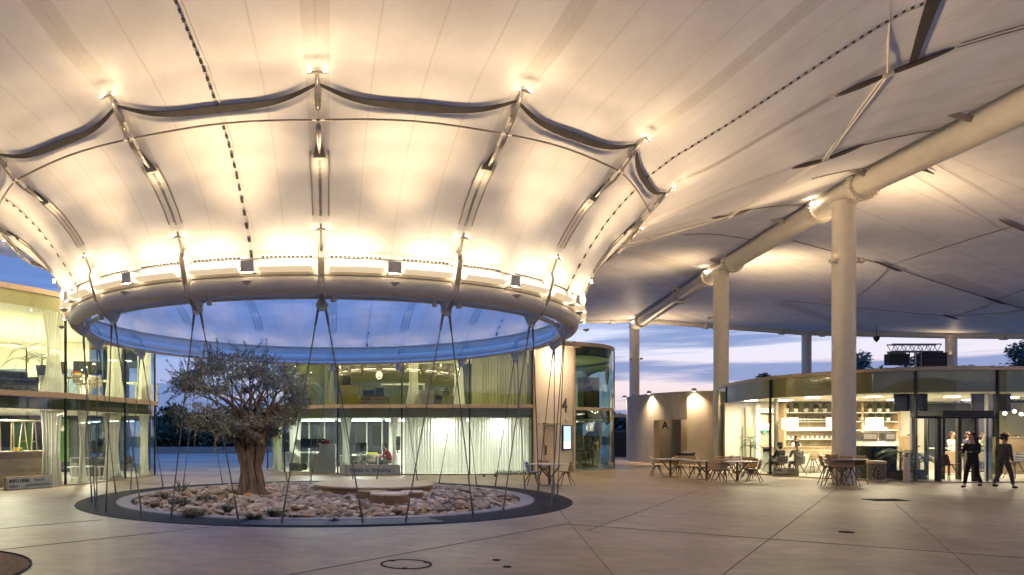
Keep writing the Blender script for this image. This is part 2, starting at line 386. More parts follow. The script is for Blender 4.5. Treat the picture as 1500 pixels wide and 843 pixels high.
def ring2(a):
    a = (a+180) % 360 - 180
    for p, q in zip(RING2[:-1], RING2[1:]):
        if p[0] <= a <= q[0]:
            t = (a-p[0])/(q[0]-p[0]); t = t*t*(3-2*t)
            return p[1]+(q[1]-p[1])*t, p[2]+(q[2]-p[2])*t
def tiltx(a, r):
    t = R(a)+PHI; x = (U0*cos(t)+V0*sin(t)).x*r
    return .030*x*min(1, max(0, (r-6.5)/1.8))
def surf(a, r):
    """height of the canopy underside"""
    t9 = 9.4; z9 = prof(9.4)+tiltx(a, 9.4)
    if r <= t9: z = prof(r)+tiltx(a, r)
    else:
        Re, ze = edge(a); r2, z2 = ring2(a); r2 = min(r2, Re-.8)
        if r <= r2:
            h_ = r2-t9; t = (r-t9)/h_; m0, m1 = .46*h_, min(.40, (z2-z9)/h_)*h_
            z = (2*t**3-3*t*t+1)*z9 + (t**3-2*t*t+t)*m0 + (-2*t**3+3*t*t)*z2 + (t**3-t*t)*m1
        else:
            t = (r-r2)/(Re-r2); z = z2+(ze-z2)*t + .10*sin(pi*t)*(Re-r2)*.25
    # puckers along every node meridian, soft billows between
    u = a/22.5; du = abs(u-round(u))*22.5
    loc = exp(-(du*R(1)*r/.55)**2)
    z += .10*loc*exp(-((r-8.75)/.55)**2) - .07*loc*exp(-((r-7.75)/.35)**2)
    w = exp(-((r-8.2)/2.2)**2); z += .05*w*cos(2*pi*u)*-1 if r > 6.6 else 0
    return z
can = thing('tensile_canopy', 'huge white membrane roof dipping in a funnel to the round opening', 'canopy', tuple(CC))
def lp(a, r, off=0):           # canopy point in the canopy's own frame
    p = pol(a, r) - CC; p.z = surf(a, r)-off; return p
def sheet(name, rs, amin, amax, na, upz=0):
    mb = MB(); mb.uv = []; nr = len(rs(0))
    for i in range(na+1):
        a = amin+(amax-amin)*i/na; rr = rs(a)
        for r in rr:
            mb.v.append(tuple(lp(a, r, -upz))); mb.uv.append((a/22.5*4+.0, r*.5))
    for i in range(na):
        for j in range(nr-1):
            k = i*nr+j; mb.f.append((k, k+nr, k+nr+1, k+1)); mb.m.append(0)
    return mb.build(name, 'membrane', can, smooth=True)
def rs_in(a):
    rt = 8.38
    return [6.52+(rt-6.52)*(k/26) for k in range(27)]
def rs_out(a):
    u = a/22.5; s_ = 2*abs(u-floor(u)-.5); rb = 8.38
    Re, _ = edge(a); r2, _ = ring2(a); r2 = min(r2, Re-.8)
    return [rb+(9.6-rb)*(k/12) for k in range(12)] + [9.6+(r2-9.6)*k/16 for k in range(16)] + [r2+(Re-r2)*(k/14) for k in range(15)]
sheet('funnel_membrane', rs_in, -180, 180, 16*20)
sheet('roof_membrane', rs_out, -180, 180, 16*20)
# dark straps and rim cable between the nodes
nodes = [k*22.5 for k in range(-8, 8)]
for k in range(-8, 8):
    A, B = [], []; c_ = MB(); pts = []
    for i in range(25):
        t = i/24; a = (k+t)*22.5; s_ = abs(2*t-1)
        rc = 8.22+.30*s_**2.2; w = .025+.065*(1-s_**2)
        A.append(lp(a, rc-w*.4, .045)); B.append(lp(a, rc+w*.6, .03))
        pts.append(None)
    MB().strip(A, B).build('edge_strap', 'strap', can, solid=.02)
    p, q = lp(k*22.5, 8.22, .22), lp((k+1)*22.5, 8.22, .22)
    pts = [p.lerp(q, i/8)+V((0,0,.10*sin(pi*i/8))) for i in range(9)]
    MB().tube(pts, .018, 8).build('rim_cable', 'cable', can)
# lacing seams
def lacing(a, r0, r1, name='laced_seam'):
    mb = MB(); r = r0
    while r < r1:
        p, q = lp(a, r, .02), lp(a, r+.05, .02); mb.beam(p, q, .045, .02); r += .125
    mb.build(name, 'strap', can)
    mb = MB(); n = 60; pts = [lp(a+.45, r0+(r1-r0)*i/n, .012) for i in range(n+1)]
    mb.tube(pts, .012, 6); mb.build('seam_rope', 'steel_white', can)
for a in (-11.25, 56.25, -56.25, 123.75, 168.75):
    lacing(a, 6.56, 8.05); lacing(a, 8.25, min(edge(a)[0]-.3, 15.5))
# struts at the nodes
for k in range(-8, 8):
    a = k*22.5
    for sgn in (1, -1):       # two halves: outer (to D) and inner (to B)
        if sgn > 0: p, q = lp(a, 8.30, .16), lp(a, 8.68, .05)
        else: p, q = lp(a, 8.15, .19), lp(a, 7.70, .03)
        pts = [p.lerp(q, t) for t in (0,.12,.35,.7,1)]
        mb = MB(); mb.tube(pts, [.03,.05,.055,.04,.018], 8); mb.tube([p.lerp(q,.3)+V((0,0,.06)), p.lerp(q,.3)-V((0,0,.03))], .05, 8)
        mb.build('strut', 'steel_grey', can, smooth=True)
    mb = MB(); c0 = lp(a, 8.22, .20); sd = (lp(a+1, 8.22)-lp(a-1, 8.22)).normalized()
    for s_ in (-1, 1):
        mb.beam(lp(a, 8.05, .17)+sd*.055*s_, lp(a, 8.40, .17)+sd*.055*s_, .02, .06); mb.tube([c0+sd*.03*s_, c0+sd*.10*s_], .035, 8)
    mb.build('node_clamp', 'steel_white', can)
    mb = MB(); q = lp(a, 7.70, .0)       # dark patch painted as the shadow where the inner strut enters the sleeve
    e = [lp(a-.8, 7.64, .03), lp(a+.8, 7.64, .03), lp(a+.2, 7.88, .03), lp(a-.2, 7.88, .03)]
    mb.add(e, [(0,1,2,3)]); mb.build('sleeve_shade_patch', 'strap', can, solid=.02)
    # stitched double flange sleeve from the lamp to the strut foot
    for off_ in (-1.15, 1.15):
        MB().tube([lp(a+off_, 6.95+.75*i/10, .012) for i in range(11)], .014, 6).build('sleeve_edge', 'seam_tan', can)
    mb = MB()
    for i in range(26): p = lp(a, 6.95+.65*i/26, .012); mb.box(p, (.05,.012,.012), atan2(sd.y, sd.x))
    mb.build('stitching', 'seam_tan', can)
    # lamps: anchor-shaped brackets at the two ends
    for r_, off_, pw in ((8.72, .10, 2.8), (6.90, .16, 1.7)):
        c0 = lp(a, r_, off_); mb = MB()
        mb.tube([c0+sd*x+V((0,0,-.35*abs(x)**1.5)) for x in (-.15,-.1,-.05,0,.05,.1,.15)], [.012,.018,.02,.025,.02,.018,.012], 6)
        f_ = mb.build('lamp_bracket', 'cable', can)
        for s_ in (-1, 1):
            MB().lathe([(0,0),(.028,.0),(.03,.03),(0,.035)], tuple(c0+sd*.12*s_+V((0,0,-.01))), 10).build('lamp', 'lamp', f_)
        point_light('node_light', c0 - V((0,0,.24)) + (c0-V((0,0,c0.z))).normalized()*.12, pw, WARM, can, .06)
    c0 = lp(a, 7.60, .10)
    point_light('sleeve_light', c0 - V((0,0,.06)), 1.0, WARM, can, .03)
# second ring: valley cables, dark spindles
def cable_line(pts, name='valley_cable', r=.022, m_='cable'): MB().tube(pts, r, 8).build(name, m_, can)
R2N = []
for k in (-3, 3, 4, 5, 6):
    a = k*22.5; r2, z2 = ring2(a); r2 = min(r2, edge(a)[0]-.8); R2N.append((a, r2))
    for sgn, ln in ((1, 1.15), (-1, .95)):
        p, q = lp(a, r2+.05*sgn, .13), lp(a, r2+ln*sgn, .03)
        MB().tube([p.lerp(q, t) for t in (0,.15,.5,.85,1)], [.03,.06,.065,.04,.015], 8).build('spindle', 'spindle', can, smooth=True)
    MB().tube([lp(a, r2-.1, .12), lp(a, r2+.1, .12)], .07, 8).build('node_clamp', 'steel_white', can)
for (a0, r0), (a1, r1) in zip(R2N[1:-1], R2N[2:]):
    p, q = lp(a0, r0, .12), lp(a1, r1, .12); n = 16
    for s_ in (-.04, .04): cable_line([p.lerp(q, i/n)+V((s_,0,0)) for i in range(n+1)], r=.02, m_='steel_white')
p = lp(67.5, 12.87, .12); MB().tube([p, lp(45, 12.5, .05)], .02, 6).build('valley_cable', 'steel_white', can)
A, B = [], []
for i in range(21):
    t = i/20; a = 67.5-22.5*t; s_ = abs(2*t-1); A.append(lp(a, 12.95+.3*s_*s_, .06)); B.append(lp(a, 13.08+.3*s_*s_+.1*(1-s_), .06))
MB().strip(A, B).build('edge_strap', 'strap', can, solid=.02)
q = lp(112.5, R2N[3][1], .12); cable_line([lp(90, 8.25, .15).lerp(q, i/12) for i in range(13)], m_='steel_white')
for a, r0, r1 in ((67.5, 9.0, 11.8), (67.5, 14.1, 16.5)):        # pale / dark doubled strips of membrane
    for o_ in (-.35, .35): MB().tube([lp(a+o_, r0+(r1-r0)*i/14, .01) for i in range(15)], .012, 6).build('sleeve_edge', 'seam_tan' if r0 > 12 else 'steel_white', can)
for a in (90, 101, 112.5, 123.75):
    r2 = ring2(a)[0]+1.1; Re = edge(a)[0]-.2
    if Re > r2: cable_line([lp(a, r2+(Re-r2)*i/8, .05) for i in range(9)], 'ridge_cable', .016)
# ------------------------------------------------------------------ side roof beyond the ridge beam
BL = [V((14.95,8,10.0)), V((16.05,16,10.25)), V((17.1,23.5,10.85)), V((17.4,25.7,10.95)), V((19.1,38,11.15)), V((21.8,57.5,11.15))]
QL = [V((49,16,7.9)), V((49,36,8.2)), V((48.5,47,8.35)), V((45.9,55,9.5)), V((38.1,61,10.55)), V((21.8,57.5,11.15))]
def along(P, s_):
    L = [0]
    for a, b in zip(P[:-1], P[1:]): L.append(L[-1]+(b-a).length)
    x = s_*L[-1]
    for i in range(len(P)-1):
        if x <= L[i+1]+1e-9: return P[i].lerp(P[i+1], (x-L[i])/(L[i+1]-L[i]))
    return P[-1].copy()
def side(s_, t):
    p = along(BL, s_).lerp(along(QL, s_), t); p.z += -.75*sin(pi*t)*min(1, 1.3*(1.0-s_)) + .12
    return p - CC
mb = MB(); mb.uv = []; nu, nv = 60, 30
for i in range(nu+1):
    for j in range(nv+1): mb.v.append(tuple(side(i/nu, j/nv))); mb.uv.append((i/nu*18, j/nv*10))
for i in range(nu):
    for j in range(nv): k = i*(nv+1)+j; mb.f.append((k, k+nv+1, k+nv+2, k+1)); mb.m.append(0)
mb.build('side_membrane', 'membrane', can, smooth=True)
def sd_(s_, t, off=.08): p = side(s_, t); p.z -= off; return p
def onside(x, y):              # where the sight line of a photo point meets the side roof
    best = None
    for i in range(0, 101):
        for j in range(0, 101):
            p = side(i/100, j/100)+CC; u = CX+F*p.x/p.y; v = YH-F*(p.z-1.7)/p.y; d_ = (u-x)**2+(v-y)**2
            if best is None or d_ < best[0]: best = (d_, i/100, j/100)
    return best[1], best[2]
def side_line(a, b, r=.02, m_='seam_tan', name='valley_cable'):
    n = 14; MB().tube([sd_(a[0]+(b[0]-a[0])*i/n, a[1]+(b[1]-a[1])*i/n, .05) for i in range(n+1)], r, 6).build(name, m_, can)
NS = {n: onside(*xy) for n, xy in dict(a=(1160,352), b=(1300,388), c=(1460,437), d=(1487,328), e=(1330,240), f=(1255,430), g=(1393,462), h=(1140,440), i=(1498,424), j=(1255,436), k=(1500,452)).items()}
for x, y, r in (('a','b',.03),('b','c',.03),('b','d',.025),('b','f',.02),('h','g',.02),('g','c',.02),('g','k',.025),('c','i',.02),('c','k',.03)): side_line(NS[x], NS[y], r*.8)
for o_ in (-.012, .012): side_line((NS['e'][0]+o_, NS['e'][1]), (NS['d'][0]+o_, NS['d'][1]), .012, 'steel_white', 'sleeve_edge')
for n in 'bcdge':
    s_, t = NS[n]; p = [sd_(s_, t+x, .10) for x in (-.035,-.02,0,.02,.035)]
    MB().tube(p, [.015,.06,.07,.06,.015], 8).build('spindle', 'spindle', can, smooth=True)
# ------------------------------------------------------------------ ridge beam
rb = thing('ridge_beam', 'thick cream steel tube running away over the line of columns', 'beam', (17.4,25.7,10.3))
RL = [p - V((0,0,.50)) for p in BL]; O = V((17.4,25.7,10.3))
MB().tube([p-O for p in catmull(RL, 8)], .42, 24).build('tube', 'steel_white', rb, smooth=True)
def at_d(P, d):
    for a, b in zip(P[:-1], P[1:]):
        if a.y <= d <= b.y: return a.lerp(b, (d-a.y)/(b.y-a.y))
for d0 in (24.3, 27.1, 36.2, 39.6, 45, 55):
    p, q = at_d(RL, d0)-O, at_d(RL, d0+.28)-O
    mb = MB(); mb.tube([p, q], .50, 24); dr_ = (q-p).normalized(); s1 = dr_.cross(V((0,0,1))).normalized(); s2 = s1.cross(dr_)
    for k in range(24):
        t = 2*pi*k/24; c0 = p.lerp(q, .5)+(s1*cos(t)+s2*sin(t))*.52; mb.tube([c0-dr_*.17, c0+dr_*.17], .03, 6)
    mb.build('bolted_collar', 'steel_white', rb, smooth=R(40))
MB().tube([p+V((-.42,0,.28))-O for p in RL], .03, 6).build('edge_rope', 'cable', rb)
MB().tube([p+V((.42,0,.28))-O for p in RL], .03, 6).build('edge_rope', 'cable', rb)
for d0 in (18.6, 23.6, 29.5, 37, 44):
    p = at_d(RL, d0)-O
    MB().beam(p+V((-.35,0,.1)), p+V((-.85,.2,.35)), .05, .16).build('cable_lug', 'steel_grey', rb)
    MB().beam(p+V((.35,0,.0)), p+V((.8,-.1,.25)), .05, .14).build('cable_lug', 'steel_grey', rb)
for d0, sx_ in ((26.9, -1), (38.9, -1), (21.0, 1), (56.2, -1)):
    p = at_d(RL, d0)-O+V((.5*sx_,0,.12))
    MB().lathe([(.05,-.12),(.11,0),(.0,.005)], tuple(p), 12).build('uplight', 'lamp', rb)
    point_light('uplight_bulb', p+V((.12*sx_,0,.1)), 2.5, WARM, rb, .05)
# ------------------------------------------------------------------ edge beam
eb = thing('edge_beam', 'long thin cream tube along the far edge of the roof above the sky', 'beam', (38.1,61,10))
E0 = V((38.1,61,10)); EL = [V((-9.4,34,8.7)), V((-5,42,9.3)), V((2,50,9.9)), V((12,56,10.6)), V((21.8,57.5,10.95)), V((38.1,61,10.4)), V((45.9,55,9.3)), V((48.5,47,8.15)), V((49,36,8.0)), V((49,16,7.7))]
EL = [p+V((0,0,.20)) for p in EL]
MB().tube([p-E0 for p in EL], .28, 16).build('tube', 'steel_white', eb, smooth=True)
for (i, t) in ((3,.8),(4,.08),(4,.4),(4,.85),(5,.12),(5,.5),(6,.4)):
    a, b = EL[i], EL[i+1]; p = a.lerp(b, t)-E0; d_ = (b-a).normalized()*.2
    MB().tube([p-d_, p+d_], .36, 18).build('collar', 'steel_white', eb, smooth=R(40))
c0 = px(1284, 495, 50) - E0
mb = MB().tube([c0+V((0,0,.9)), c0], .02, 6); mb.lathe([(0,-.35),(.16,-.15),(.2,0),(.1,.12),(0,.14)], tuple(c0), 10)
mb.build('hanging_camera', 'black', eb)
# ------------------------------------------------------------------ columns
def column(x, y, top, r, label, added_floods=()):
    t = thing('column', label, 'column', (x, y, 0), 0, 'round columns carrying the roof')
    MB().lathe([(r+.01,0),(r+.01,.02),(r,.03),(r,top-.15)], (0,0,0), 40).build('shaft', 'steel_white', t, smooth=R(40))
    MB().lathe([(r,top-.15),(r+.05,top-.12),(r+.05,top),(r*.9,top+.05)], (0,0,0), 40).build('head', 'steel_white', t, smooth=R(40))
    if added_floods:  # unseen flood lamps added on the shafts to warm the roof underside
        for dx, dy, e in added_floods:
            d = V((dx, dy, 0)).normalized(); q = d*(r+.16)+V((0,0,7.9))
            fb = MB(); fb.beam(d*r+V((0,0,7.85)), q, .05, .05); fb.lathe([(.04,-.10),(.11,-.04),(.12,.06),(.10,.0)], tuple(q), 14); fb.build('added_flood_housing', 'steel_white', t)
            l = point_light('added_flood_lamp', q+V((0,0,.08)), e, WARM, t, .08, kind='SPOT', spot_size=R(135), spot_blend=1.0); aim(l, d*.80+V((0,0,.55)))
    return t
column(17.08, 25.2, 10.05, .37, 'tall round cream column, the nearest, in front of the bar glass', ((1,-.4,250),(.9,.5,240),(-1,-.3,200)))
column(18.6, 37, 10.3, .37, 'tall cream column rising behind the tables beside the concrete wall', ((1,.2,800),(-1,.3,380)))
column(21.8, 57.5, 10.6, .39, 'far column where the thick beam meets the roof edge, behind the concrete wall', ((.8,-.6,480),(-.8,-.6,400)))
column(32, 17.5, 9.1, .38, 'unseen column added outside the picture at the right to carry lamps for the side roof', ((-.6,.8,1300),(-.9,-.2,800)))  # added off-frame only to hold lamps that light the side roof
column(38.1, 61, 10.5, .38, 'thin far column above the bar roof, just left of the nearest column')
column(45.7, 55, 9.45, .38, 'far column above the bar roof, beside the lighting truss', ((-.8,-.6,110),))
# ------------------------------------------------------------------ ring beam
rg = thing('ring_beam', 'round cream steel ring with light strips hanging over the olive tree', 'ring beam', tuple(CC))
ZR = 4.45
MB().tube([pol(3.75*i, 6.42, ZR)-CC for i in range(96)], .18, 20, closed=True).build('ring_tube', 'steel_white', rg, smooth=True)
MB().lathe([(6.50,4.60),(6.54,4.62),(6.56,4.90),(6.52,4.91)], (0,0,0), 128, caps=False).build('rim_band', 'steel_white', rg, smooth=R(40), solid=.01)
MB().lathe([(6.14,4.36),(6.11,4.30),(6.17,4.24),(6.24,4.28)], (0,0,0), 128, caps=False).build('inner_rim', 'steel_white', rg, smooth=R(40), solid=.01)
for k in range(-8, 8):
    a = k*22.5; t = R(a)+PHI
    def Q(r, z, da=0): return pol(a+da, r, z)-CC
    er = (U0*cos(t)+V0*sin(t)); es = (-U0*sin(t)+V0*cos(t))
    mb = MB()
    poly = [(6.10,4.28),(6.20,4.06),(6.30,4.06),(6.52,4.26),(6.66,4.50),(6.78,4.95),(6.74,5.12),(6.66,5.10),(6.58,4.86),(6.30,4.66)]
    n = len(poly)
    for s_ in (-.05, .05):
        P = [er*r+V((0,0,z))+es*(s_-.008) for r, z in poly]+[er*r+V((0,0,z))+es*(s_+.008) for r, z in poly]
        mb.add(P, [tuple(range(n-1,-1,-1)), tuple(range(n,2*n))]+[(i,(i+1)%n,n+(i+1)%n,n+i) for i in range(n)])
    g_ = mb.build('bracket', 'steel_white', rg)
    mb = MB(); mb.add([er*6.24+es*x+V((0,0,z)) for x, z in ((-.09,4.0),(.09,4.0),(.12,4.12),(.03,4.28),(-.03,4.28),(-.12,4.12))]+[er*6.28+es*x+V((0,0,z)) for x, z in ((-.09,4.0),(.09,4.0),(.12,4.12),(.03,4.28),(-.03,4.28),(-.12,4.12))],
       [(5,4,3,2,1,0),(6,7,8,9,10,11)]+[(i,(i+1)%6,6+(i+1)%6,6+i) for i in range(6)]); mb.build('fork_plate', 'steel_white', g_)
    MB().tube([Q(6.72,5.0), Q(6.90, surf(a,6.90)-.06)], [.025,.02], 8).build('link_rod', 'cable', rg)
    for s_ in (-1, 1):
        p, q = er*6.26+es*.07*s_+V((0,0,4.04)), pol(a+7.3*s_, 6.08, .02)-CC
        d_ = (q-p).normalized(); f_ = MB(); f_.tube([p, p+d_*.32], [.026,.02], 8); f_.tube([p+d_*.3, q-d_*.42], .0125, 8); f_.tube([q-d_*.45, q], [.018,.024], 8)
        f_.build('tie_cable', 'cable', rg)
        # light strip: curved tray, glow added to its surface, with a glowing bar on top
        a0, a1 = (1.3, 9.6) if s_ > 0 else (-9.6, -1.3)
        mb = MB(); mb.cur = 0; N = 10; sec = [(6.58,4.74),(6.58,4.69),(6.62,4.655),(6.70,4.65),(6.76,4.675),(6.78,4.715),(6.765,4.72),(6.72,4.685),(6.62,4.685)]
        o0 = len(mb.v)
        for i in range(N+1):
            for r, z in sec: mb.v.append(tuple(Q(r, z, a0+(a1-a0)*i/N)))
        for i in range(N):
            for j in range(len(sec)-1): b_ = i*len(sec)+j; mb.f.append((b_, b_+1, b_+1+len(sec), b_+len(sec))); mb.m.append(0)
        tr_ = mb.build('light_strip', 'tray_glow', rg, smooth=R(40), solid=.008)
        A = [Q(6.62, 4.725, a0+(a1-a0)*i/N) for i in range(N+1)]; B = [Q(6.74, 4.715, a0+(a1-a0)*i/N) for i in range(N+1)]
        MB().strip(A, B).build('led_bar', 'led', tr_, solid=.01)
        mb = MB()
        for i in range(12): mb.box(Q(6.615, 4.925, a0+(a1-a0)*(i+.5)/12), (.05,.03,.03), atan2(es.y, es.x))
        mb.build('lacing_loops', 'strap', tr_)
        am = (a0+a1)/2; l = bpy.data.lights.new('strip_light', 'AREA'); l.shape = 'RECTANGLE'; l.size = .9; l.size_y = .05; l.energy = 3.1; l.color = WARM
        lo = bpy.data.objects.new('strip_light', l); COL.objects.link(lo); lo.parent = rg; lo.location = Q(6.83, 4.83, am)
        tm = R(am+a)+PHI; e2 = U0*cos(tm)+V0*sin(tm); s2 = -U0*sin(tm)+V0*cos(tm); zz = -(e2*.38+V((0,0,.92))).normalized(); xx = s2.normalized(); yy = zz.cross(xx)
        lo.rotation_euler = Matrix((xx, yy, zz)).transposed().to_euler()
    c0 = Q(6.72, 4.72, 11.25); t2 = R(a+11.25)+PHI; e2 = -U0*sin(t2)+V0*cos(t2)
    MB().box(c0, (.26,.20,.22), atan2(e2.y, e2.x)).build('junction_box', 'steel_white', rg, bevel=.012)
    e3 = U0*cos(t2)+V0*sin(t2)
    fp = c0+e3*.12-V((0,0,.24)); MB().lathe([(.03,-.06),(.09,0),(.0,.02)], tuple(fp-V((0,0,.04))), 12).build('added_flood_housing', 'steel_white', rg)  # unseen flood lamps added under the boxes to light the outer membrane
    fl = point_light('added_flood_light', fp+V((0,0,.05)), (380 if -120 < a < -30 else 600), WARM, rg, .2, kind='SPOT', spot_size=R(98), spot_blend=1.0); aim(fl, e3*.80+V((0,0,.72)))
for a in (-60, -20, 20, 60, 110, 160, 205, 250):  # unseen spots added under the ring to warm the stones
    p = pol(a, 6.28, 4.22)-CC; MB().tube([p+V((0,0,.06)), p-V((0,0,.06))], .05, 10).build('added_bed_spotlight', 'steel_white', rg)
    l = point_light('added_bed_spot', p-V((0,0,.07)), 150, (1,.76,.50), rg, .05, kind='SPOT', spot_size=R(75), spot_blend=.9); aim(l, (CC-pol(a, 3.2)).normalized()*.62+V((0,0,-.8)))
for a, e in ((-50, 120), (25, 190), (2, 190)):  # unseen spots added on the ring to light the olive trunk and crown
    p = pol(a, 6.28, 4.22)-CC; l = point_light('added_tree_spot', p-V((0,0,.08)), e, (1,.80,.56), rg, .05, kind='SPOT', spot_size=R(46), spot_blend=.8); aim(l, V((-3.3,19.2,2.3))-CC-p)
    MB().tube([p+V((0,0,.08)), p-V((0,0,.05))], .06, 10).build('added_tree_spotlight', 'steel_white', rg)
# ================================================================== buildings
M.update({
 'floor_in': mat('light_screed_floor', (.50,.47,.40), .35, 0, .08, 2),
 'ceiling': mat('pale_ceiling', (.72,.71,.62), .8),
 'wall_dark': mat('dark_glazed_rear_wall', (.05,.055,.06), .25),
 'green_cloth': mat('green_lit_curtain', (.10,.24,.05), .8, 0, .4, 5, stretch=(8,8,.3)),
 'grey_blue': mat('blue_grey_glazing', (.14,.20,.27), .3),
 'spandrel_lt': mat('pale_olive_spandrel', (.46,.43,.23), .35, 0, .06, 1),
 'led_cool': mat('cool_light_line', (.9,.95,.95), .4, emit=(.86,1,.98), estr=6),
 'lightpanel': mat('ceiling_light_face', (.9,.9,.8), .4, emit=(1,.92,.74), estr=5),
 'brownpanel': mat('brown_door_leaf', (.28,.15,.08), .5),
 'red': mat('dark_red_cloth', (.25,.03,.03), .9), 'yellow': mat('yellow_lacquer', (.70,.58,.03), .45),
 'leaf': mat('potted_leaf_green', (.05,.10,.03), .5, 0, .4, 4), 'grey': mat('mid_grey', (.20,.20,.19), .7), 'grey_dk': mat('charcoal', (.07,.07,.07), .7),
})
def facade(parent, ctrl, levels, glass='glass', skip=(), mull=True, names=None):
    pts = catmull(ctrl, 8)
    for i in range(len(ctrl)-1):
        if i in skip: continue
        seg = pts[i*8:i*8+9]
        for z0, z1 in levels:
            MB().strip([V((p.x,p.y,z0)) for p in seg], [V((p.x,p.y,z1)) for p in seg]).build('glass_pane', glass, parent, smooth=True)
    if mull:
        for i, c in enumerate(ctrl):
            z0, z1 = levels[0][0], levels[-1][1]
            MB().box((c[0], c[1], (z0+z1)/2), (.055,.09,z1-z0)).build('mullion', 'black', parent)
    return pts
def band(parent, pts, z0, z1, off, name, m_, inset=.3):
    n = len(pts); A = []; B = []; C_ = []; D = []
    for i, p in enumerate(pts):
        d = (pts[min(i+1,n-1)]-pts[max(i-1,0)]).normalized(); nn = V((d.y,-d.x,0))
        A.append(p+nn*off+V((0,0,z0))); B.append(p+nn*off+V((0,0,z1))); C_.append(p-nn*inset+V((0,0,z1))); D.append(p-nn*inset+V((0,0,z0)))
    mb = MB(); mb.strip(A, B); mb.strip(B, C_); mb.strip(D, A); mb.strip(C_, D)
    return mb.build(name, m_, parent)
def offset(pts, off):
    n = len(pts); out = []
    for i, p in enumerate(pts):
        d = (pts[min(i+1,n-1)]-pts[max(i-1,0)]).normalized(); out.append(p+V((d.y,-d.x,0))*off)
    return out
def curtain(label, a, b, z0, z1, m_='curtain', tie=1.0, amp=.05, folds=None, name='curtain', group=None):
    a, b = V((*a, 0)), V((*b, 0)); L_ = (b-a).length; d = (b-a).normalized(); nn = V((d.y,-d.x,0)); folds = folds or max(4, int(L_/.13)); n = folds*6
    rows = 14; vs = []; fs = []
    for j in range(rows+1):
        t = j/rows; z = z1+(z0-z1)*t
        sq = 1-(1-tie)*sin(pi*min(1, t*1.0))**.8 if tie < 1 else 1
        for i in range(n+1):
            s_ = i/n; x = L_/2+(s_-.5)*L_*sq
            vs.append(tuple(a+d*x+nn*(amp*sin(2*pi*folds*(s_+.022*sin(9.1*s_+L_)+.012*sin(23*s_))+.6*sin(3*t))*(.6+.4*t)*(.55+.45*sin(5.3*s_*folds/4+L_))+.3*amp*sin(7.3*s_*folds))+V((0,0,z))))
    for j in range(rows):
        for i in range(n): k = j*(n+1)+i; fs.append((k, k+1, k+n+2, k+n+1))
    o = MB().add(vs, fs).build(name, m_, None, smooth=True)
    return tag(o, label, 'curtain', group)
def ceil_light(parent, loc, sx_, sy_, e, col=(1,.9,.7), name='ceiling_lamp'):
    return point_light(name, loc, e, col, parent, kind='AREA', shape='RECTANGLE', size=sx_, size_y=sy_)
# ------------------------------------------------------------------ left glass building
A_ = thing('glass_building', 'two storey curved glass building at left with the desks and the info desk', 'building', (-14,27,0)); AO = V((-14,27,0))
actrl = [(-17,13.2),(-14.3,17.2),(-12.1,20.2),(-10.03,23.2),(-9.2,26.5),(-8.85,29.0),(-9.9,31.6),(-12.6,33.4),(-17,34.5)]
def shift(P, o): return [(x-o.x, y-o.y) for x, y in P]
ap = facade(A_, shift(actrl, AO), [(.04,2.90),(3.08,6.20)])
band(A_, ap, 2.90, 3.08, .07, 'floor_edge', 'wood_pale'); band(A_, ap, 6.20, 6.36, .05, 'roof_trim', 'metal_trim'); band(A_, ap, 0, .045, .04, 'sill', 'metal_trim')
inner = [(p.x, p.y) for p in offset(ap, -.12)]; back = [(-9,8),(-9,-14)]
def plate(parent, pts, extra, z0, z1, name, m_): return MB().prism([(p[0], p[1]) for p in pts]+extra, z0, z1).build(name, m_, parent)
plate(A_, inner, back, .005, .03, 'ground_floor', 'floor_in'); plate(A_, inner, back, 2.55, 3.06, 'upper_floor', 'ceiling'); plate(A_, inner, back, 5.85, 6.30, 'roof', 'ceiling')
band(A_, offset(ap, -.10), 2.52, 2.90, .02, 'spandrel', 'spandrel', .05); band(A_, offset(ap, -.10), 5.75, 6.18, .02, 'spandrel', 'spandrel_lt', .05)
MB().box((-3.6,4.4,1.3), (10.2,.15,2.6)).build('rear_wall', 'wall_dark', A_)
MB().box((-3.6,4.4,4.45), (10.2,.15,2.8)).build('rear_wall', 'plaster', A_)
for x in (-7.2,-4.4,-1.9,.4): MB().box((x,4.3,3.95), (1.3,.06,1.35)).build('rear_window', 'grey_blue', A_)
for i, x in enumerate((-7,-5.2,-3.2,-1.4,.2)): MB().box((x,4.25,1.45), (.9,.05,1.9)).build('rear_curtain', 'green_cloth', A_)
for x, y in ((-2,-5),(-3,-1),(-.5,1.2),(2.3,-1.4),(2.8,2)): ceil_light(A_, (x,y,5.80), 1.8, .5, 125, (1,.93,.62))
for x, y in ((2.3,-4.3),(-2,-5),(.2,-2.5),(2.6,1.5)): ceil_light(A_, (x,y,2.50), 1.6, .3, 80, (1,.92,.72))
curtain('tall white curtain behind the left glass, ground floor, right of the counter', (-10.75,22.9),(-10.25,23.5), .05, 2.5, tie=.8)
curtain('gathered yellowish curtain upstairs behind the first black mullion', (-10.8,23.0),(-10.2,23.7), 3.1, 5.8, tie=.5)
curtain('white curtain gathered in the middle bay of the ground floor behind the cables', (-9.75,25.6),(-9.35,26.6), .05, 2.5, tie=.6)
curtain('pale curtain upstairs behind the second black mullion', (-9.75,25.9),(-9.4,26.9), 3.1, 5.8, tie=.7)
curtain('white curtain at the far rounded end of the ground floor glass', (-9.2,28.1),(-9.15,29.3), .05, 2.5, tie=.7)
curtain('pale curtain at the far rounded end of the upper floor glass', (-9.25,27.9),(-9.1,29.5), 3.1, 5.8, tie=.8)
curtain('narrow sheer curtain hanging loosely by the green lit rear, ground floor', (-10.0,24.0),(-9.8,24.5), .05, 2.5, tie=.4)
